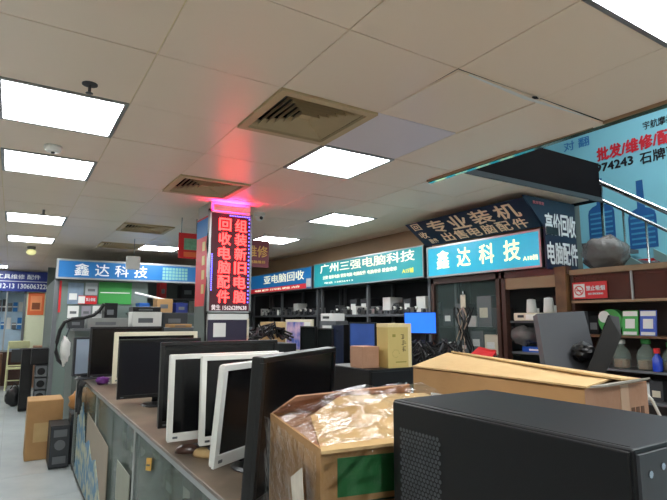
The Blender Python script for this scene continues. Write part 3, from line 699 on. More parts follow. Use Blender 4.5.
# ------------------------------------------------------------------ the long glass counter
CF, CBK = .6, 1.2
wt_ = MB().box(CF - .012, CBK, -1.34, 5.95, .935, .95, bev=.003).obj('counter_top', spot_mat('worn_counter_top', (124, 108, 92), (82, 72, 62), 5, .3, .75, .35))
tag(wt_, 'long worn brown counter top under the row of monitors', 'counter top')
M_map = spot_mat('blue_patterned_paper', (58, 120, 158), (176, 178, 150), 9, .44, .58, .5)
M_sheet = mat('grey_brown_board', (150, 138, 122), .7, var=.08, scale=5)
ends = [(4.42, 5.9), (2.96, 4.42), (1.53, 2.96), (.1, 1.53), (-1.34, .1)]
ul = ['farthest glass display counter unit with blue patterned paper inside', 'second farthest glass display counter unit with pale boards inside', 'glass display counter unit with a yellow sticker', 'glass display counter unit under the wrapped carton', 'glass display counter unit under the black tower case']
for (Y0, Y1), lb in zip(ends, ul):
    t = thing('display_counter', lb, 'display counter', (CF, Y1, 0), RX, 'glass display counter units'); w = Y1 - Y0; dp = CBK - CF
    f = MB()
    for x in (0, w - .022):
        f.box(x, x + .022, 0, .022, 0, .933); f.box(x, x + .022, dp - .022, dp, 0, .933)
    f.box(.022, w - .022, 0, .022, .905, .933).box(.022, w - .022, 0, .022, .06, .085).box(.022, w - .022, dp - .022, dp, .905, .933)
    f.obj('frame', M_alu, t)
    B('plinth', M_dgrey, t, .01, w - .01, .02, dp - .02, 0, .06); B('back_panel', M_grey, t, .022, w - .022, dp - .02, dp - .012, .06, .905)
    for q in range(2): B('glass_pane', M_gglass, t, .022 + q * (w - .044) / 2 + .002, .022 + (q + 1) * (w - .044) / 2 - .002, .006 + q * .006, .011 + q * .006, .085, .905)
    B('end_glass', M_gglass, t, .004, .009, .022, dp - .022, .085, .905); B('shelf', M_gglass, t, .022, w - .022, .05, dp - .03, .48, .488)
def sheet(label, Y0, Y1, z0, z1, m, x=CF - .010, cat='sheet', nm='paper_sheet', top=None):
    t = thing(nm, label, cat, (x, Y1, 0), RX); w = Y1 - Y0
    pts = top or [(0, z1), (w, z1)]
    MB().slab([(0, 0, z0), (w, 0, z0)] + [(px_, 0, pz_) for px_, pz_ in pts[::-1]], (0, .004, 0)).obj('sheet', m, t); return t
sheet('blue patterned paper taped on the glass at the far counter end', 3.8, 5.5, .09, .8, M_map, top=[(0, .58), (.12, .72), (.35, .76), (.5, .63), (.62, .46), (.85, .53), (1.05, .42), (1.25, .47), (1.45, .34), (1.7, .14)])
sheet('grey brown board behind the blue patterned paper', 3.75, 4.85, .1, .74, M_sheet, x=CF - .005, top=[(0, .72), (1.1, .66)])
sheet('small pale board leaning on the counter glass', 3.02, 3.4, .1, .66, mat('pale_board', (150, 152, 138), .7), x=CF - .005)
sk = thing('yellow_sticker', 'yellow sticker with dark stripe on the counter glass', 'sticker', (CF - .001, 2.66, .775), RX)
MB().slab([(0, 0, 0), (.10, 0, .02), (.11, 0, .08), (.01, 0, .06)], (0, -.002, 0)).obj('sticker', mat('sticker_yellow', (232, 176, 60), .5), sk); MB().slab([(.02, -.003, .025), (.09, -.003, .04), (.09, -.003, .048), (.02, -.003, .033)], (0, -.001, 0)).obj('stripe', M_ktext, sk)
rnd = random.Random(5)
for k in range(9):
    y = 1.7 + k * .34; h = rnd.uniform(.12, .3)
    carton('dark parts carton on the glass shelf inside the counter', (CF + .22, y, .488), .2, .2, h, rnd.choice([M_dgrey, M_grey, M_black2, M_sheet]), group='cartons inside the glass counter')
bb = MB().blob((0, 0, .07), .12, .16, .07, .15, 4).obj('parts_bag', M_bag, None, True); bb.location = (CF + .16, 2.55, .49); tag(bb, 'clear bag of parts on the counter shelf near the yellow sticker', 'bag')
rs = thing('red_switch_card', 'small card with a red mark low on the counter glass', 'card', (CF - .001, 1.98, .67), RX)
B('card', M_dgrey, rs, 0, .06, -.002, 0, 0, .09); B('red_mark', M_red, rs, .015, .045, -.004, -.002, .06, .075); B('white_mark', M_paper, rs, .015, .045, -.004, -.002, .02, .03)
# mice on the counter
def mouse(label, p, m, rz):
    t = thing('computer_mouse', label, 'mouse', (p[0], p[1], .95), rz)
    b = MB().blob((0, 0, .0), .032, .055, .034, 0, 0, 3)
    for v in b.bm.verts: v.co.z = max(v.co.z, 0)
    b.obj('body', m, t, True); B('wheel', M_grey, t, -.004, .004, -.04, -.02, .02, .034); return t
mouse('dark brown mouse on the counter below the white monitors', PZ(188, 452, .95), M_dwood, 1.2)
mouse('beige mouse on the counter beside the white rounded monitor', PZ(204, 456, .95), M_kraft2, .5)
pl = MB().blob((0, 0, .03), .05, .05, .03, .2, 8).obj('purple_bag', mat('purple_plastic', (92, 40, 110), .4, var=.3), None, True); pl.location = (.68, 4.75, .955); tag(pl, 'small purple plastic bag at the far end of the counter', 'bag')
mc = thing('black_plug_cluster', 'black plugs and cables hanging at the far counter edge', 'cables', (.575, 5.0, 0))
for k in range(6): MB().tube([(0.0 - .004 * k, -.1 + k * .05, .96), (-.03, -.1 + k * .05, .93), (-.035, -.09 + k * .045, .84 - .02 * (k % 3)), (-.03, -.07 + k * .05, .76 - .04 * (k % 3))], .012, 6).obj('plug_cable', M_cable, mc)

# ------------------------------------------------------------------ foreground: tower case, wrapped carton, kraft box
tc_ = thing('tower_case', 'large black computer tower case in the right foreground', 'computer case', (.632, .80, .95), RX)
TL, TD, TH = .455, .27, .395
B('body', M_black2, tc_, 0, TL, .006, TD, .012, TH, bev=.004)
sp = B('side_panel', mat('side_panel_black', (11, 12, 15), .4, 0, var=.1, scale=40, spec=.3), tc_, .006, TL - .004, 0, .007, .016, TH - .003, bev=.002)
hx = MB()
def hexa(cx_, cz_, r, y, ax='y'):
    pts = [(cx_ + r * math.cos(PI / 6 + PI / 3 * k), y, cz_ + r * math.sin(PI / 6 + PI / 3 * k)) for k in range(6)]
    if ax == 'x': pts = [(y, c_, z_) for c_, _, z_ in pts]
    hx.slab(pts, (0, -.0006, 0) if ax == 'y' else (.0006, 0, 0))
for r_ in range(34):
    for c_ in range(12): hexa(.030 + c_ * .0088 + (.0044 if r_ % 2 else 0), .345 - r_ * .0076, .0036, -.0003)
o = hx.obj('vent_holes', mat('vent_hole', (70, 74, 78), .5, .3, var=.6, scale=30), sp); o['kind'] = 'stuff'
rear = B('rear_panel', M_dgrey, tc_, TL, TL + .004, .01, TD - .006, .02, TH - .006)
hx = MB()
for r_ in range(9):
    for c_ in range(9):
        if (r_ - 4) ** 2 + (c_ - 4) ** 2 < 19: hexa(.06 + c_ * .0105 + (.005 if r_ % 2 else 0), .30 - r_ * .0095, .0042, TL + .0045, 'x')
o = hx.obj('fan_holes', M_dark, rear); o['kind'] = 'stuff'
for y, z in ((.03, TH - .03), (.06, TH - .025), (.03, .08)): MB().rod((TL + .003, y, z), (TL + .006, y, z), .0045, 8).obj('thumb_screw', M_steel, tc_)
for x in (.05, TL - .05):
    for y in (.04, TD - .04): MB().lathe([(.016, 0), (.018, .012)], 10, (x, y, 0)).obj('foot', M_black, tc_)
B('seam', M_dark, tc_, .01, TL - .01, .0155, .0175, TH - .001, TH + .0005)
# wrapped carton: footprint X .545-.97, Y .875-1.285
wc = thing('wrapped_carton', 'cardboard carton wrapped in shiny clear plastic with a green label', 'carton', (.525, .885, .951), math.radians(-11.3))
wx, wy, wh = .44, .405, .298
b = MB(); b.box(0, wx, 0, .006, 0, wh).box(0, wx, wy - .006, wy, 0, wh).box(0, .006, .006, wy - .006, 0, wh).box(wx - .006, wx, .006, wy - .006, 0, wh).box(.006, wx - .006, .006, wy - .006, 0, .006).box(.006, wx - .006, .006, wy - .006, wh - .05, wh - .045)
b.obj('body', M_kraft, wc)
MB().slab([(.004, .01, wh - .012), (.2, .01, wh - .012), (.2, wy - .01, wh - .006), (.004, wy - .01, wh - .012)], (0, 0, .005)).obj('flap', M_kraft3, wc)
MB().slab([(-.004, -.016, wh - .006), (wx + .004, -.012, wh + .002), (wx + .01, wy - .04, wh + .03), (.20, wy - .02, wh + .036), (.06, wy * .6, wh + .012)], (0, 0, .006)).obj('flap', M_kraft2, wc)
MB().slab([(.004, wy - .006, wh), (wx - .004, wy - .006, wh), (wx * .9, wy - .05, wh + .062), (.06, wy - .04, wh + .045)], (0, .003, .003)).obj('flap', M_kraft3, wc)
lp = B('green_label', mat('label_green', (44, 120, 66), .5), wc, .035, .33, -.0015, 0, .205, .278)
s = MB()
for z in (.09, .14, .19): s.box(.02, .40, -.0015, 0, z, z + .003)
for x in (.02, .12, .22, .31, .397): s.box(x, x + .003, -.0015, 0, .09, .19)
s.obj('printed_table', mat('dark_green_print', (40, 70, 54), .6), wc)
fl = MB()
def wob(nx, nz, fn):
    g = [[fl.bm.verts.new(fn(i / nx, j / nz)) for i in range(nx + 1)] for j in range(nz + 1)]
    for j in range(nz):
        for i in range(nx): fl.bm.faces.new((g[j][i], g[j][i + 1], g[j + 1][i + 1], g[j + 1][i]))
R3 = random.Random(2)
wob(24, 18, lambda u, v: (-.006 + u * (wx + .012), -.010 - .007 * R3.random(), v * (wh + .0)))
wob(20, 18, lambda u, v: (-.010 - .007 * R3.random(), -.012 + u * (wy + .02), v * (wh - .005)))
wob(13, 10, lambda u, v: (-.008 + u * (wx + .02), -.02 + v * (wy + .0), wh + .006 + .05 * v * min(1, u * 2.2) + .010 * R3.random()))
fl.obj('plastic_wrap', M_film, wc)
tp = MB().slab([(-.018, .02, .06), (-.018, .1, .10), (-.018, .14, .21), (-.018, .06, .25)], (-.001, 0, 0)).obj('torn_white_label', mat('torn_label', (205, 196, 180), .6, var=.3, scale=30), wc)
# inner work bench
wbz = .85
wbn = thing('work_bench', 'low wooden work bench behind the glass counter', 'bench', (1.22, .3, 0))
B('top', M_wood, wbn, 0, 1.0, 0, 3.1, wbz - .03, wbz)
for x in (.03, .93):
    for y in (.05, 1.5, 3.0): B('leg', M_dgrey, wbn, x, x + .04, y, y + .04, 0, wbz - .03)
# kraft box, axis aligned
kb = thing('open_kraft_box', 'big kraft cardboard box with loose open flaps behind the tower case', 'box', (1.235, 1.43, wbz), RX)
kl, kd, kh = .65, .30, .475
b = MB(); b.box(0, kl, 0, .005, 0, kh).box(0, kl, kd - .005, kd, 0, kh).box(0, .005, .005, kd - .005, 0, kh).box(.005, kl - .005, .005, kd - .005, 0, .005); b.obj('body', M_kraft, kb)
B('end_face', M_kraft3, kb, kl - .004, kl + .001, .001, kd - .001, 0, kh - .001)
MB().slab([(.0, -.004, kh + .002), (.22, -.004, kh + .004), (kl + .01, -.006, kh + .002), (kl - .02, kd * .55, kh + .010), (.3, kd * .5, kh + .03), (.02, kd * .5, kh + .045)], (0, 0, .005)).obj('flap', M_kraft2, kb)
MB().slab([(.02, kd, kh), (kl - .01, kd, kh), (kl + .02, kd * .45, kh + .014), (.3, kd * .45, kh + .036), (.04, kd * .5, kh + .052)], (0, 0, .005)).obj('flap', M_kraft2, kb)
MB().slab([(kl, .01, kh), (kl, kd - .01, kh), (kl + .035, kd - .05, kh + .012), (kl + .03, .05, kh + .004)], (0, 0, .005)).obj('flap', mat('torn_grey_card', (150, 146, 136), .8, var=.2), kb)
B('white_label', M_paper, kb, .09, .165, -.002, 0, kh - .165, kh - .075); B('label_bar', M_ktext, kb, .095, .16, -.0035, -.002, kh - .092, kh - .083)
s = MB()
for k in range(3): s.box(kl + .001, kl + .002, .21 + .024 * k, .227 + .024 * k, kh - .09, kh - .065)
s.obj('printed_symbols', mat('brown_ink', (96, 66, 48), .7), kb); B('tape', mat('packing_tape', (196, 160, 130), .25), kb, kl + .001, kl + .0025, .16, .20, kh - .2, kh - .001)
# gold box on small tower
bt = thing('tower_case', 'small black tower case carrying the gold gift box', 'computer case', (1.60, 2.2, wbz))
B('body', M_black, bt, 0, .30, 0, .4, 0, .385, bev=.004); B('front_panel', M_black2, bt, .01, .29, -.006, 0, .01, .37, bev=.002); MB().rod((.24, -.008, .3), (.24, -.005, .3), .008).rod((.2, -.008, .3), (.2, -.005, .3), .004).obj('buttons', M_steel, bt); MB().rod((.1, -.008, .2), (.1, -.006, .2), .003).obj('indicator', M_white, bt)
gb = thing('gold_gift_box', 'tall gold gift box with dark brush characters', 'gift box', (1.725, 2.2, 1.236), math.radians(-4))
gw, gd, gh = .155, .11, .238
B('body', M_gold, gb, 0, gw, 0, gd, 0, gh - .02, bev=.002); B('lid', M_golds, gb, -.001, gw + .001, -.001, gd + .001, gh - .02, gh, bev=.002); B('edge_strip', M_golds, gb, gw - .022, gw, -.0015, 0, .002, gh - .02)
s = MB(); rnd = random.Random(3)
for k in range(3):
    for q in range(4):
        x = .085 + rnd.uniform(0, .02); z = .155 - k * .033 + q * .007; s.box(x, x + rnd.uniform(.01, .022), -.0012, 0, z, z + .0028)
    s.box(.098, .101, -.0012, 0, .152 - k * .033, .178 - k * .033)
s.obj('brush_characters', mat('brown_brush_ink', (70, 54, 30), .6), gb)
s = MB()
for k in range(14):
    a0 = k * .4; s.box(.05 + .022 * math.cos(a0), .053 + .022 * math.cos(a0), -.001, 0, .075 + .02 * math.sin(a0), .078 + .02 * math.sin(a0))
s.box(.03, .05, -.001, 0, .165, .18); s.box(.05, .12, -.001, 0, .028, .034); s.obj('ornament', mat('olive_ink', (150, 140, 60), .5), gb)
carton('small brown cardboard box left of the gold gift box', (1.655, 2.26, 1.236), .11, .12, .115, M_kraft3, 0, M_kraft3)
# grey monitor seen from behind + edge-on monitor on the bench
def plane_pts(pix, ref):      # photo outline onto the plane through three located corners
    P = [(_ray(x, y).normalized() * d_ + Vector((0, 0, CAMZ))) for x, y, d_ in ref]
    n = (P[1] - P[0]).cross(P[2] - P[0]).normalized(); o0 = Vector((0, 0, CAMZ)); out = []
    for x, y in pix:
        r = _ray(x, y); out.append(o0 + r * ((P[0] - o0).dot(n) / r.dot(n)))
    return out, (n if n.y > 0 else -n)
pts, n = plane_pts([(537, 313.5), (584, 311), (594, 350), (588, 386), (549, 386)], [(537, 313.5, 2.35), (584, 311, 2.52), (549, 375, 2.25)])
c0 = sum(pts, Vector()) / 5; foot = Vector((c0.x + .06, c0.y + .08, wbz))
t = thing('monitor', 'dark grey monitor seen from behind on the bench right of centre', 'monitor', tuple(foot), 0, 'monitors on the bench')
MB().slab([p - foot for p in pts], n * .03).obj('back_cover', mat('dark_grey_cover', (58, 60, 64), .45, var=.06), t)
MB().slab([(c0 + (p - c0) * .9) - foot + n * .0302 for p in pts], n * .002).obj('screen', M_screen, t)
MB().rod((0, 0, .02), tuple(c0 - foot + n * .05), .025).obj('stand_neck', M_black, t); MB().lathe([(.11, 0), (.11, .012), (.04, .02)], 18).obj('stand_base', M_black, t)
h0 = PD = _ray(583, 352).normalized() * 2.36 + Vector((0, 0, CAMZ)) - foot
MB().blob(tuple(h0), .045, .045, .04, .08, 4).obj('hinge', M_black, t)
r0 = _ray(606, 345); e0 = r0.normalized() * 2.3 + Vector((0, 0, CAMZ)); dv = Vector((r0.x, r0.y, 0)).normalized()
pts, n = plane_pts([(609, 315), (619, 317), (621.5, 337), (600, 386), (580, 386), (592, 358)], [(609, 315, 2.3), (619, 317, 2.3), (600, 370, 2.28)])
foot = Vector((e0.x + dv.x * .1, e0.y + dv.y * .1, wbz))
t = thing('monitor', 'black monitor seen edge on leaning right of the dark grey monitor', 'monitor', tuple(foot), 0, 'monitors on the bench')
MB().slab([p - foot for p in pts], dv * .26).obj('housing', M_black, t); MB().slab([pts[0] - foot + dv * .02, pts[5] - foot + dv * .02, pts[5] - foot + dv * .24, pts[0] - foot + dv * .24], _R * -.003).obj('screen', M_screen, t)
MB().slab([pts[0] - foot, pts[1] - foot, pts[2] - foot], dv * -.004).obj('top_edge', M_dgrey, t)
MB().rod((0, 0, .01), (0, 0, .32), .022).obj('stand_neck', M_black, t); MB().lathe([(.1, 0), (.1, .012), (.04, .02)], 18).obj('stand_base', M_black, t)
# white cables and sheet right of the kraft box
t = thing('white_cable', 'white cable looping down right of the kraft box', 'cable', (0, 0, 0))
MB().tube([tuple(PY(624, 382, 1.0)), tuple(PY(640, 388, 1.0)), tuple(PY(652, 400, 1.0)), tuple(PY(660, 416, 1.0)), (2.12, 1.0, .862)], .006).obj('cable', M_white, t)
carton('white carton low behind the kraft box at the right', (2.42, 1.3, 0), .28, .2, .95, M_paper, RX)

# ------------------------------------------------------------------ things on the back counters (centre of the picture)
ZB = .91
monitor('monitor', 'lit blue monitor behind the gold gift box', tuple(PX(404, 330, 3.55).xy), 1.34, .36, .23, M_black, -62, 0, base_z=.91, screen=mat('lit_blue_screen', (30, 100, 225), .4, emit=.8, var=.12), bez=.008, chin=.012)
for k, (px_, w, h, m, lb) in enumerate([(300, .42, .42, M_black, 'left black monitor on the back counter below the teal sign'), (317, .38, .40, M_black, 'right black monitor on the back counter below the teal sign')]):
    p = PX(px_, 340, 3.38); monitor('monitor', lb, (3.38, p.y), 1.0, w, h - .02, m, -90, 0, base_z=.91)
monitor('monitor', 'dark monitor with a painted blue reflection left of the gold gift box', (3.40, PX(349, 330, 3.4).y), 1.02, .52, .44, M_black, -90, 0, base_z=.91, screen=mat('blue_reflection_screen', (44, 70, 130), .3, emit=.25, var=.4, scale=4))  # blue reflection painted into the dark screen, with a faint glow
t = thing('tower_case', 'dark navy tower case between the black monitors and the monitor with the blue reflection', 'computer case', (3.40, PX(332, 340, 3.4).y, ZB), RX)
B('body', M_black, t, 0, .26, .006, .38, 0, .52, bev=.004); B('front_panel', mat('navy_case', (24, 32, 58), .3), t, .004, .256, 0, .006, .01, .51, bev=.002); MB().rod((.13, -.004, .44), (.13, 0, .44), .012).obj('power_button', M_steel, t)
carton('kraft carton on the back counter below the blue sign, lower one', (3.5, put(266, 3.5), ZB), .5, .3, .32, M_kraft)
carton('kraft carton with slanted look stacked on the lower kraft carton', (3.52, put(266, 3.5), ZB + .32), .56, .3, .22, M_kraft2)
carton('grey printer shaped carton stacked below the teal sign', (3.62, put(326, 3.6), ZB + .40), .42, .2, .16, M_grey)
carton('dark grey carton carrying the grey carton below the teal sign', (3.6, put(326, 3.6), ZB), .46, .2, .40, M_dgrey, m2=M_grey)
carton('white carton stacked on top of the grey carton below the teal sign', (3.62, put(325, 3.6), ZB + .56), .3, .2, .1, M_paper, m2=M_dgrey)
for k in range(5):
    y = put(372 + k * 7, 3.55); carton('black parts carton on the back counter behind the gold box', (3.5, y, ZB), .09, .25, .28 + .05 * (k % 3), M_black if k % 2 else M_dgrey, m2=M_grey, group='black cartons behind the gold box')
t = thing('cable_pile', 'tangle of black cables on the back counter below the cyan sign', 'cables', (3.45, put(434, 3.5), ZB)); rnd = random.Random(8)
for k in range(10):
    MB().tube([(rnd.uniform(-.1, .15), -.3 + .6 * q / 9 + rnd.uniform(-.05, .05), .12 + .2 * abs(math.sin(q * .9 + k)) + rnd.uniform(0, .08)) for q in range(10)], rnd.choice([.009, .013]), 5).obj('cable', M_cable, t)
B('tray', M_dgrey, t, -.12, .22, -.3, .3, 0, .12)
back = thing('shop_counter', 'dark counter in front of the glass cabinet below the cyan sign', 'counter', (3.35, 4.65, 0), RX)
B('body', M_dgrey, back, 0, 1.5, .02, .5, 0, .88); B('top', M_grey, back, -.0, 1.5, 0, .5, .88, .91); B('front_glass', M_gglass, back, .03, 1.47, .008, .016, .1, .85)
# stuff heap right beside the pillar
t = thing('cable_heap', 'dark heap of cables in a black crate right of the pillar notice', 'cables', (2.15, 4.6, .9)); rnd = random.Random(18)
B('crate', M_black, t, -.22, .24, -.1, .25, 0, .36, bev=.006)
for k in range(12):
    MB().tube([(-.2 + .42 * q / 8, rnd.uniform(-.08, .2), .38 + .16 * abs(math.sin(q * .8 + k * 1.7)) * (1 - abs(q - 4) / 6) + rnd.uniform(0, .03)) for q in range(9)], .011, 5).obj('cable', M_cable if k % 4 else M_dgrey, t)
B('tag_card', M_paper, t, -.02, .1, -.106, -.1, .18, .28)
pt = thing('pillar_table', 'narrow dark table standing at the foot of the pillar', 'table', (1.5, 4.15, 0))
B('top', M_dgrey, pt, 0, 1.1, 0, .75, .86, .9)
for x in (.02, 1.04):
    for y in (.02, .69): B('leg', M_grey, pt, x, x + .04, y, y + .04, 0, .86)
bg2 = MB().blob((0, 0, .14), .09, .16, .15, .15, 14).obj('clear_bag', M_bag, None, True); bg2.location = (2.52, 4.45, .88); tag(bg2, 'crumpled clear plastic bag left of the framed picture', 'bag')

# ------------------------------------------------------------------ left stall beyond the counter
SY = 9.0
sl_ = thing('stall_sign', 'blue stall sign with four pale characters left of the pillar', 'sign', (.53, SY, 0))
B('box', M_dgrey, sl_, 0, 2.7, .012, .12, 2.12, 2.44); B('face', M_blue, sl_, .03, 2.67, 0, .012, 2.15, 2.41)
f = MB(); f.box(0, 2.7, -.006, .012, 2.12, 2.15).box(0, 2.7, -.006, .012, 2.41, 2.44).box(0, .03, -.006, .012, 2.15, 2.41).box(2.67, 2.7, -.006, .012, 2.15, 2.41); f.obj('rim', M_alu, sl_)
for k, ch in enumerate('鑫达科技'): text(ch, .21, .19, M_wtext, sl_, .36 + .3 * k, 2.28, 0, 'character', .012)
for r_ in range(4):
    for c_ in range(8): B('printed_square', mat('sign_square', (120, 176, 170), .5, var=.1), sl_, 1.62 + c_ * .055, 1.665 + c_ * .055, -.003, 0, 2.17 + r_ * .055, 2.215 + r_ * .055)
t = thing('hanging_tag', 'white box shaped tag hanging in front of the blue stall sign', 'tag', tuple(PY(126, 269, 7.6)))
B('card', M_paper, t, 0, .19, 0, .05, .0, .19, bev=.01); MB().rod((.1, .02, .19), (.1, .02, CEIL - PY(126, 269, 7.6).z), .004).obj('hanger', M_grey, t)
stall = thing('stall_partition', 'pale stall partition wall behind the posters', 'partition', (.53, SY + .15, 0))
B('side_wall', M_wallg, stall, 0, .05, .05, 2.3, 0, 2.12); B('post', M_grey, stall, 0, .06, -.02, .05, 0, 2.12); B('front_panel', mat('pale_green_panel', (112, 126, 120), .5, var=.06), stall, .06, 1.42, 0, .03, .0, 2.12); B('rear_wall', M_wallg, stall, 0, 2.8, 2.25, 2.3, 0, 2.5)
B('post', M_red, stall, .07, .10, -.012, 0, 1.6, 2.1)
def flat(name, label, x0, y0, x1, y1, m, Y=SY + .135, cat='poster', sub=None):
    A, C2 = PY(x0, y1, Y), PY(x1, y0, Y); t = thing(name, label, cat, (A.x, Y, A.z)); w, h = C2.x - A.x, C2.z - A.z
    B('sheet', m, t, 0, w, 0, .01, 0, h)
    return t, w, h
t, w, h = flat('green_board', 'green notice board on the left stall', 98, 283, 132, 304, M_green); B('text_line', M_paper, t, w * .05, w * .95, -.003, 0, h * .5, h * .54)
t, w, h = flat('stall_poster', 'blue and white poster at the left edge of the stall', 67, 283, 84, 304, mat('poster_blue', (120, 140, 160), .5, var=.4, scale=12)); B('text_block', M_paper, t, w * .1, w * .6, -.003, 0, h * .2, h * .5)
t, w, h = flat('stall_poster', 'pale grey poster between the blue poster and the green board', 85, 283, 98, 295, mat('poster_grey', (166, 172, 176), .5, var=.15)); B('text_block', M_grey, t, w * .2, w * .8, -.003, 0, h * .3, h * .5)
t, w, h = flat('no_smoking_sign', 'small red and white no smoking sign on the left stall', 78, 296, 97, 304, M_red, SY + .12); B('white_field', M_paper, t, 0, w * .36, -.003, 0, .01, h - .01); text('禁止吸烟', w * .5, h * .4, M_wtext, t, w * .66, h * .55, 0)
for k, (x0, x1) in enumerate(((67, 79), (81, 91), (92, 104))):
    t, w, h = flat('paper_notice', ['leftmost paper notice in the lower row of the stall', 'middle grey paper notice in the lower row of the stall', 'right paper notice under the green board'][k], x0, 306, x1, 319, [M_paper, mat('notice_grey', (150, 145, 155), .6), M_paper][k]); B('text_block', M_grey, t, w * .2, w * .8, -.003, 0, h * .4, h * .6)
# stall interior shelf and stock
sh = thing('stall_shelf', 'grey shelf with stock inside the left stall', 'shelf', (2.0, 10.2, 0))
for z in (.5, 1.0, 1.42, 1.9): B('shelf_board', M_grey, sh, 0, 1.5, 0, .45, z - .03, z)
for x in (0, 1.46): B('post', M_grey, sh, x, x + .04, 0, .04, 0, 2.1)
def sbox(label, x0, y0, x1, y1, m, Y, nm='stall_carton', cat='carton', zb=None):
    A, C2 = PY(x0, y1, Y), PY(x1, y0, Y); z = A.z if zb is None else zb
    t = thing(nm, label, cat, (A.x, Y, z)); w, h = C2.x - A.x, C2.z - z
    B('body', m, t, 0, w, 0, .3, 0, h, bev=.006); B('label_panel', M_grey if m != M_grey else M_paper, t, w * .2, w * .7, -.003, 0, h * .3, h * .6); return t
sbox('red carton standing on the stall shelf under the blue sign', 160, 283, 167, 295, M_red, 10.25, zb=1.9)
sbox('black carton at the right of the stall shelf next to the pillar', 181, 285, 196, 303, M_black, 10.25, zb=1.9)
sbox('brown box on the stall counter below the red carton', 157, 299, 173, 307, M_kraft, 8.7, zb=1.6)
sbox('blue bin at the left of the stall counter', 139, 303, 150, 312, mat('bin_blue', (30, 90, 170), .4), 8.7, zb=1.6)
sbox('dark blue box on the stall counter near the pillar', 176, 303, 188, 316, M_navy2, 8.7, zb=1.6)
sbox('white printer stacked on the stall counter', 132, 312, 162, 326, M_white, 7.4, 'printer', 'printer', 1.38)
sbox('black paper tray lying on top of the white printer', 133, 307, 161, 312, M_black, 7.42, 'paper_tray', 'tray')
sbox('dark machine heap right of the white printer', 163, 313, 188, 328, M_dgrey, 7.5, 'office_machine', 'machine', 1.38)
sbox('brown carton behind the counter left of the pillar', 170, 324, 192, 340, M_kraft, 7.05, zb=1.38)
sbox('large grey office machine behind the black monitors on the left', 86, 318, 128, 340, mat('machine_grey', (140, 142, 138), .5), 7.3, 'office_machine', 'machine', 1.38)
sbox('dark speaker box hanging above the grey office machine', 104, 303, 118, 320, M_black, 8.845, 'speaker_box', 'speaker')
sbox('dark box behind the pale monitor', 68, 318, 85, 332, M_dgrey, 7.2, zb=1.38)
t = thing('stall_counter', 'long grey counter inside the left stall', 'counter', (.66, 7.0, 0)); B('body', M_wallg, t, 0, 2.3, 0, .95, 0, 1.35); B('top', M_grey, t, -.02, 2.32, -.02, .97, 1.35, 1.38)
t = thing('stall_counter', 'rear counter of the left stall below the shelf', 'counter', (1.62, 8.65, 0)); B('body', M_wallg, t, 0, 1.6, .02, .38, 0, 1.57); B('top', M_grey, t, -.02, 1.62, 0, .4, 1.57, 1.6)
t = thing('white_rail', 'slanted white rail across the left stall opening', 'rail', (0, 0, 0)); MB().rod(tuple(PY(135, 293, 9.0)), tuple(PY(165, 300, 9.0)), .02).obj('rail', M_white, t)
cc = thing('looped_cable', 'thick black cable looping down the stall edge on the left', 'cable', (0, 0, 0))
MB().tube([tuple(PY(x, y, 6.6)) for x, y in ((104, 304), (100, 310), (94, 315), (84, 318), (72, 319), (65, 322), (60, 330), (57, 342), (56, 352), (58, 360), (64, 365))], .02, 8).obj('cable', M_cable, cc)
t = thing('cloth_bag', 'white cloth bag hanging left of the pale monitor', 'bag', tuple(PY(65, 350, 6.6))); MB().blob((0, 0, 0), .05, .06, .16, .15, 2).obj('bag', M_paper, t, True); MB().tube([(0, 0, .14), (.03, 0, .24), (.0, .0, .345)], .008).obj('strap', M_dgrey, t)
# floor: carton and PC in the left aisle
carton('tall kraft carton on the aisle floor beside the counter end', (.38, 6.5, 0), .34, .4, .62, M_kraft, 0, M_kraft2)
t = thing('computer_case', 'beige and black computer case on the floor in front of the kraft carton', 'computer case', (.41, 6.02, 0))
B('body', M_black2, t, 0, .18, .004, .38, .01, .42, bev=.004); B('front_panel', M_dgrey, t, .004, .176, 0, .006, .014, .41, bev=.002)
B('drive_bay', M_grey, t, .03, .15, -.004, 0, .31, .38); B('lower_grille', M_grey, t, .03, .15, -.004, 0, .05, .12); MB().rod((.09, -.005, .23), (.09, 0, .23), .05, 18).obj('fan_ring', M_grey, t)
t = thing('orange_bag', 'orange and brown bag behind the counter glass near the floor computer', 'bag', (.75, 6.25, .5)); MB().blob((0, 0, .12), .16, .14, .14, .12, 31).obj('bag', mat('bag_orange', (176, 120, 60), .5, var=.3), t, True); B('stand', M_dgrey, t, -.15, .2, -.1, .2, -.5, 0)
# stack of small grey cases against the stall wall
for k in range(4):
    t = thing('fan_case', ['lowest', 'second lowest', 'second highest', 'highest'][k] + ' grey case with a round fan in the aisle stack', 'fan case', (.36, 9.35, .02 + k * .19), 0, 'stacked fan cases')
    B('body', M_dgrey, t, 0, .17, .01, .2, 0, .18, bev=.004); B('front_panel', M_grey, t, .01, .16, 0, .01, .01, .17); MB().rod((.085, -.006, .09), (.085, 0, .09), .055, 16).obj('fan', M_black, t)
t = thing('tower_case', 'tall black case standing left of the stacked fan cases', 'computer case', (.18, 9.95, 0)); B('body', M_black2, t, 0, .17, 0, .4, .01, 1.0, bev=.004); B('front_panel', M_black, t, .01, .16, -.006, 0, .05, .98)
t = thing('tower_case', 'black case resting on top of the fan case stack', 'computer case', (.30, 9.4, .78)); B('body', M_black2, t, 0, .26, 0, .35, 0, .25, bev=.004); B('front_panel', M_black, t, .01, .25, -.006, 0, .02, .23)
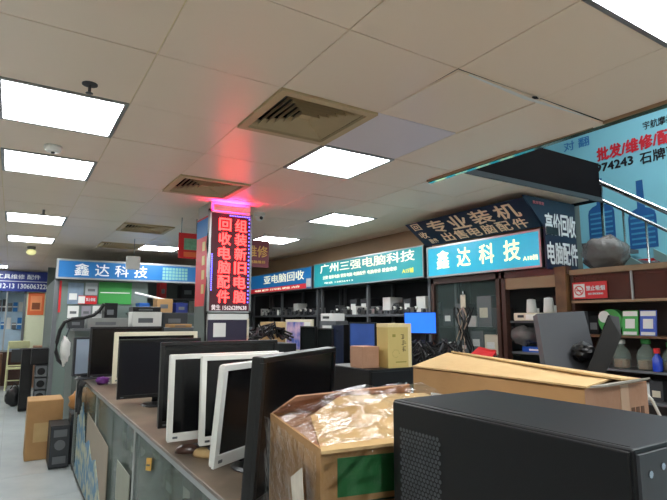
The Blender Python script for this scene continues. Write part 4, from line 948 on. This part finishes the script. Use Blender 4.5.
# far end of the aisle
EY = 14.0
er = thing('far_shop_wall', 'cream shop wall at the end of the left aisle', 'partition', (-2.5, EY, 0)); B('panel', mat('cream_wall', (222, 228, 196), .6, var=.04), er, 2.75, 3.3, 0, .1, 0, 2.15); B('post', M_grey, er, 2.70, 2.75, -.02, .1, 0, 2.15)
t = thing('navy_shop_sign', 'navy shop sign with white print at the end of the left aisle', 'sign', (-2.5, EY - .1, 0)); B('board', M_navy2, t, 0, 3.3, 0, .1, 2.13, 2.6); B('divider', M_wtext, t, 0, 3.3, -.004, 0, 2.355, 2.365)
text('A12-13 13060632280', 1.15, .11, M_wtext, t, 2.68, 2.25, 0, bold=.01); text('电工具维修 配件', 1.0, .11, M_wtext, t, 2.5, 2.47, 0, bold=.005)
t, w, h = flat('orange_poster', 'orange poster on the far cream wall', 27, 293, 45, 315, M_orange, EY - .012); B('printed_chair', mat('poster_brown', (130, 70, 40), .6), t, w * .25, w * .75, -.003, 0, h * .25, h * .55); B('inner_panel', mat('poster_peach', (238, 150, 100), .6), t, w * .15, w * .85, -.002, 0, h * .18, h * .85)
sw = thing('shop_window', 'bright shop window with hanging goods at the end of the left aisle', 'window', (-2.5, EY + .35, 0)); B('back_panel', mat('bright_display', (170, 196, 214), .6, var=.25, scale=5), sw, 0, 2.72, .3, .32, .3, 2.15)
for k in range(6): B('mullion', M_alu, sw, .1 + .45 * k, .13 + .45 * k, -.4, -.37, .3, 2.15)
B('sill', M_dwood, sw, 0, 2.75, -.45, .3, 0, .75)
rnd = random.Random(13)
for k in range(16):
    x = -.55 + (k % 8) * .11; z = 1.25 + (k // 8) * .42
    t = thing('hanging_packet', 'small packet hanging in the far shop window', 'packet', (x, EY + .62, z), 0, 'packets in the far shop window')
    B('packet', rnd.choice([M_paper, M_blue, M_grey, M_dgrey, M_paper]), t, 0, .09, 0, .02, 0, rnd.uniform(.15, .3)); B('header', M_white, t, 0, .09, -.002, 0, .1, .13)
# chair
ch = thing('folding_chair', 'beige folding chair with a dark back pad at the end of the aisle', 'chair', (.17, 13.1, 0)); M_ch = mat('chair_beige', (196, 196, 150), .4, var=.05)
for s_ in (-.2, .2):
    MB().tube([(s_, -.15, 0), (s_ * .98, 0, .45), (s_ * .95, .16, 1.0)], .016, 6).obj('leg', M_ch, ch); MB().tube([(s_ * .9, .3, 0), (s_ * .9, -.02, .48)], .016, 6).obj('leg', M_ch, ch)
MB().box(-.2, .2, .12, .17, .85, 1.02, bev=.02).obj('backrest', M_ch, ch); B('back_pad', M_dgrey, ch, -.13, .14, .05, .07, .56, .84, bev=.01); B('seat', M_ch, ch, -.19, .19, -.28, .05, .44, .47, bev=.008)
MB().rod((-.19, -.12, .2), (.19, -.12, .2), .012).obj('stretcher', M_ch, ch); MB().rod((-.19, .0, .5), (.19, .0, .5), .012).obj('stretcher', M_ch, ch)
carton('brown carton on the floor right of the folding chair', (.62, 13.2, 0), .36, .35, .9, M_kraft3, 0)
carton('dark brown carton on the floor left of the folding chair', (-.32, 13.2, 0), .4, .35, .75, M_wood, 0)
t = thing('black_bag', 'black bag on the floor between the chair and the tall black case', 'bag', (.12, 10.6, 0)); MB().blob((0, 0, .16), .14, .12, .16, .08, 6).obj('bag', M_black, t, True); MB().tube([(-.06, 0, .3), (0, 0, .4), (.06, 0, .3)], .01).obj('strap', M_black, t)

# loose clutter seen through the counter glass and behind the bench
rnd = random.Random(41)
for k, (y, z, lb) in enumerate([(3.25, .50, 'clear bag of parts behind the counter glass near the small pale board'), (1.85, .50, 'clear bag of parts behind the counter glass near the red marked card'), (2.3, .10, 'clear bag of parts on the floor of the sticker counter unit')]):
    o = MB().blob((0, 0, .09), .1, .17, .09, .16, 50 + k).obj('parts_bag', M_bag, None, True); o.location = (CF + .13, y, z); tag(o, lb, 'bag')
coil = None
for k, (px_, z) in enumerate([(443, .91), (452, .91), (461, .91), (470, .91), (452, 1.03), (470, 1.03)]):
    y = PX(px_, 350, 3.72).y
    if coil is None:
        t = coil = thing('cable_coil', '', 'cable', (3.72, y, z), 0, 'cable coils below the glass cabinet')
        for q in range(4): MB().tube([(.0 + (.075 + .006 * (q % 2)) * math.cos(a * PI / 8), (.075 + .006 * (q % 2)) * math.sin(a * PI / 8), .02 + q * .026) for a in range(17)], .013, 6).obj('loop', M_cable, t)
        B('tie', M_white, t, .055, .1, -.012, .012, .0, .125)
    else: t = dup(coil, (3.72, y, z), k * .7)
    t.scale = (.55, .55, .9); t['label'] = 'black cable coil with white tie on the counter below the glass cabinet'
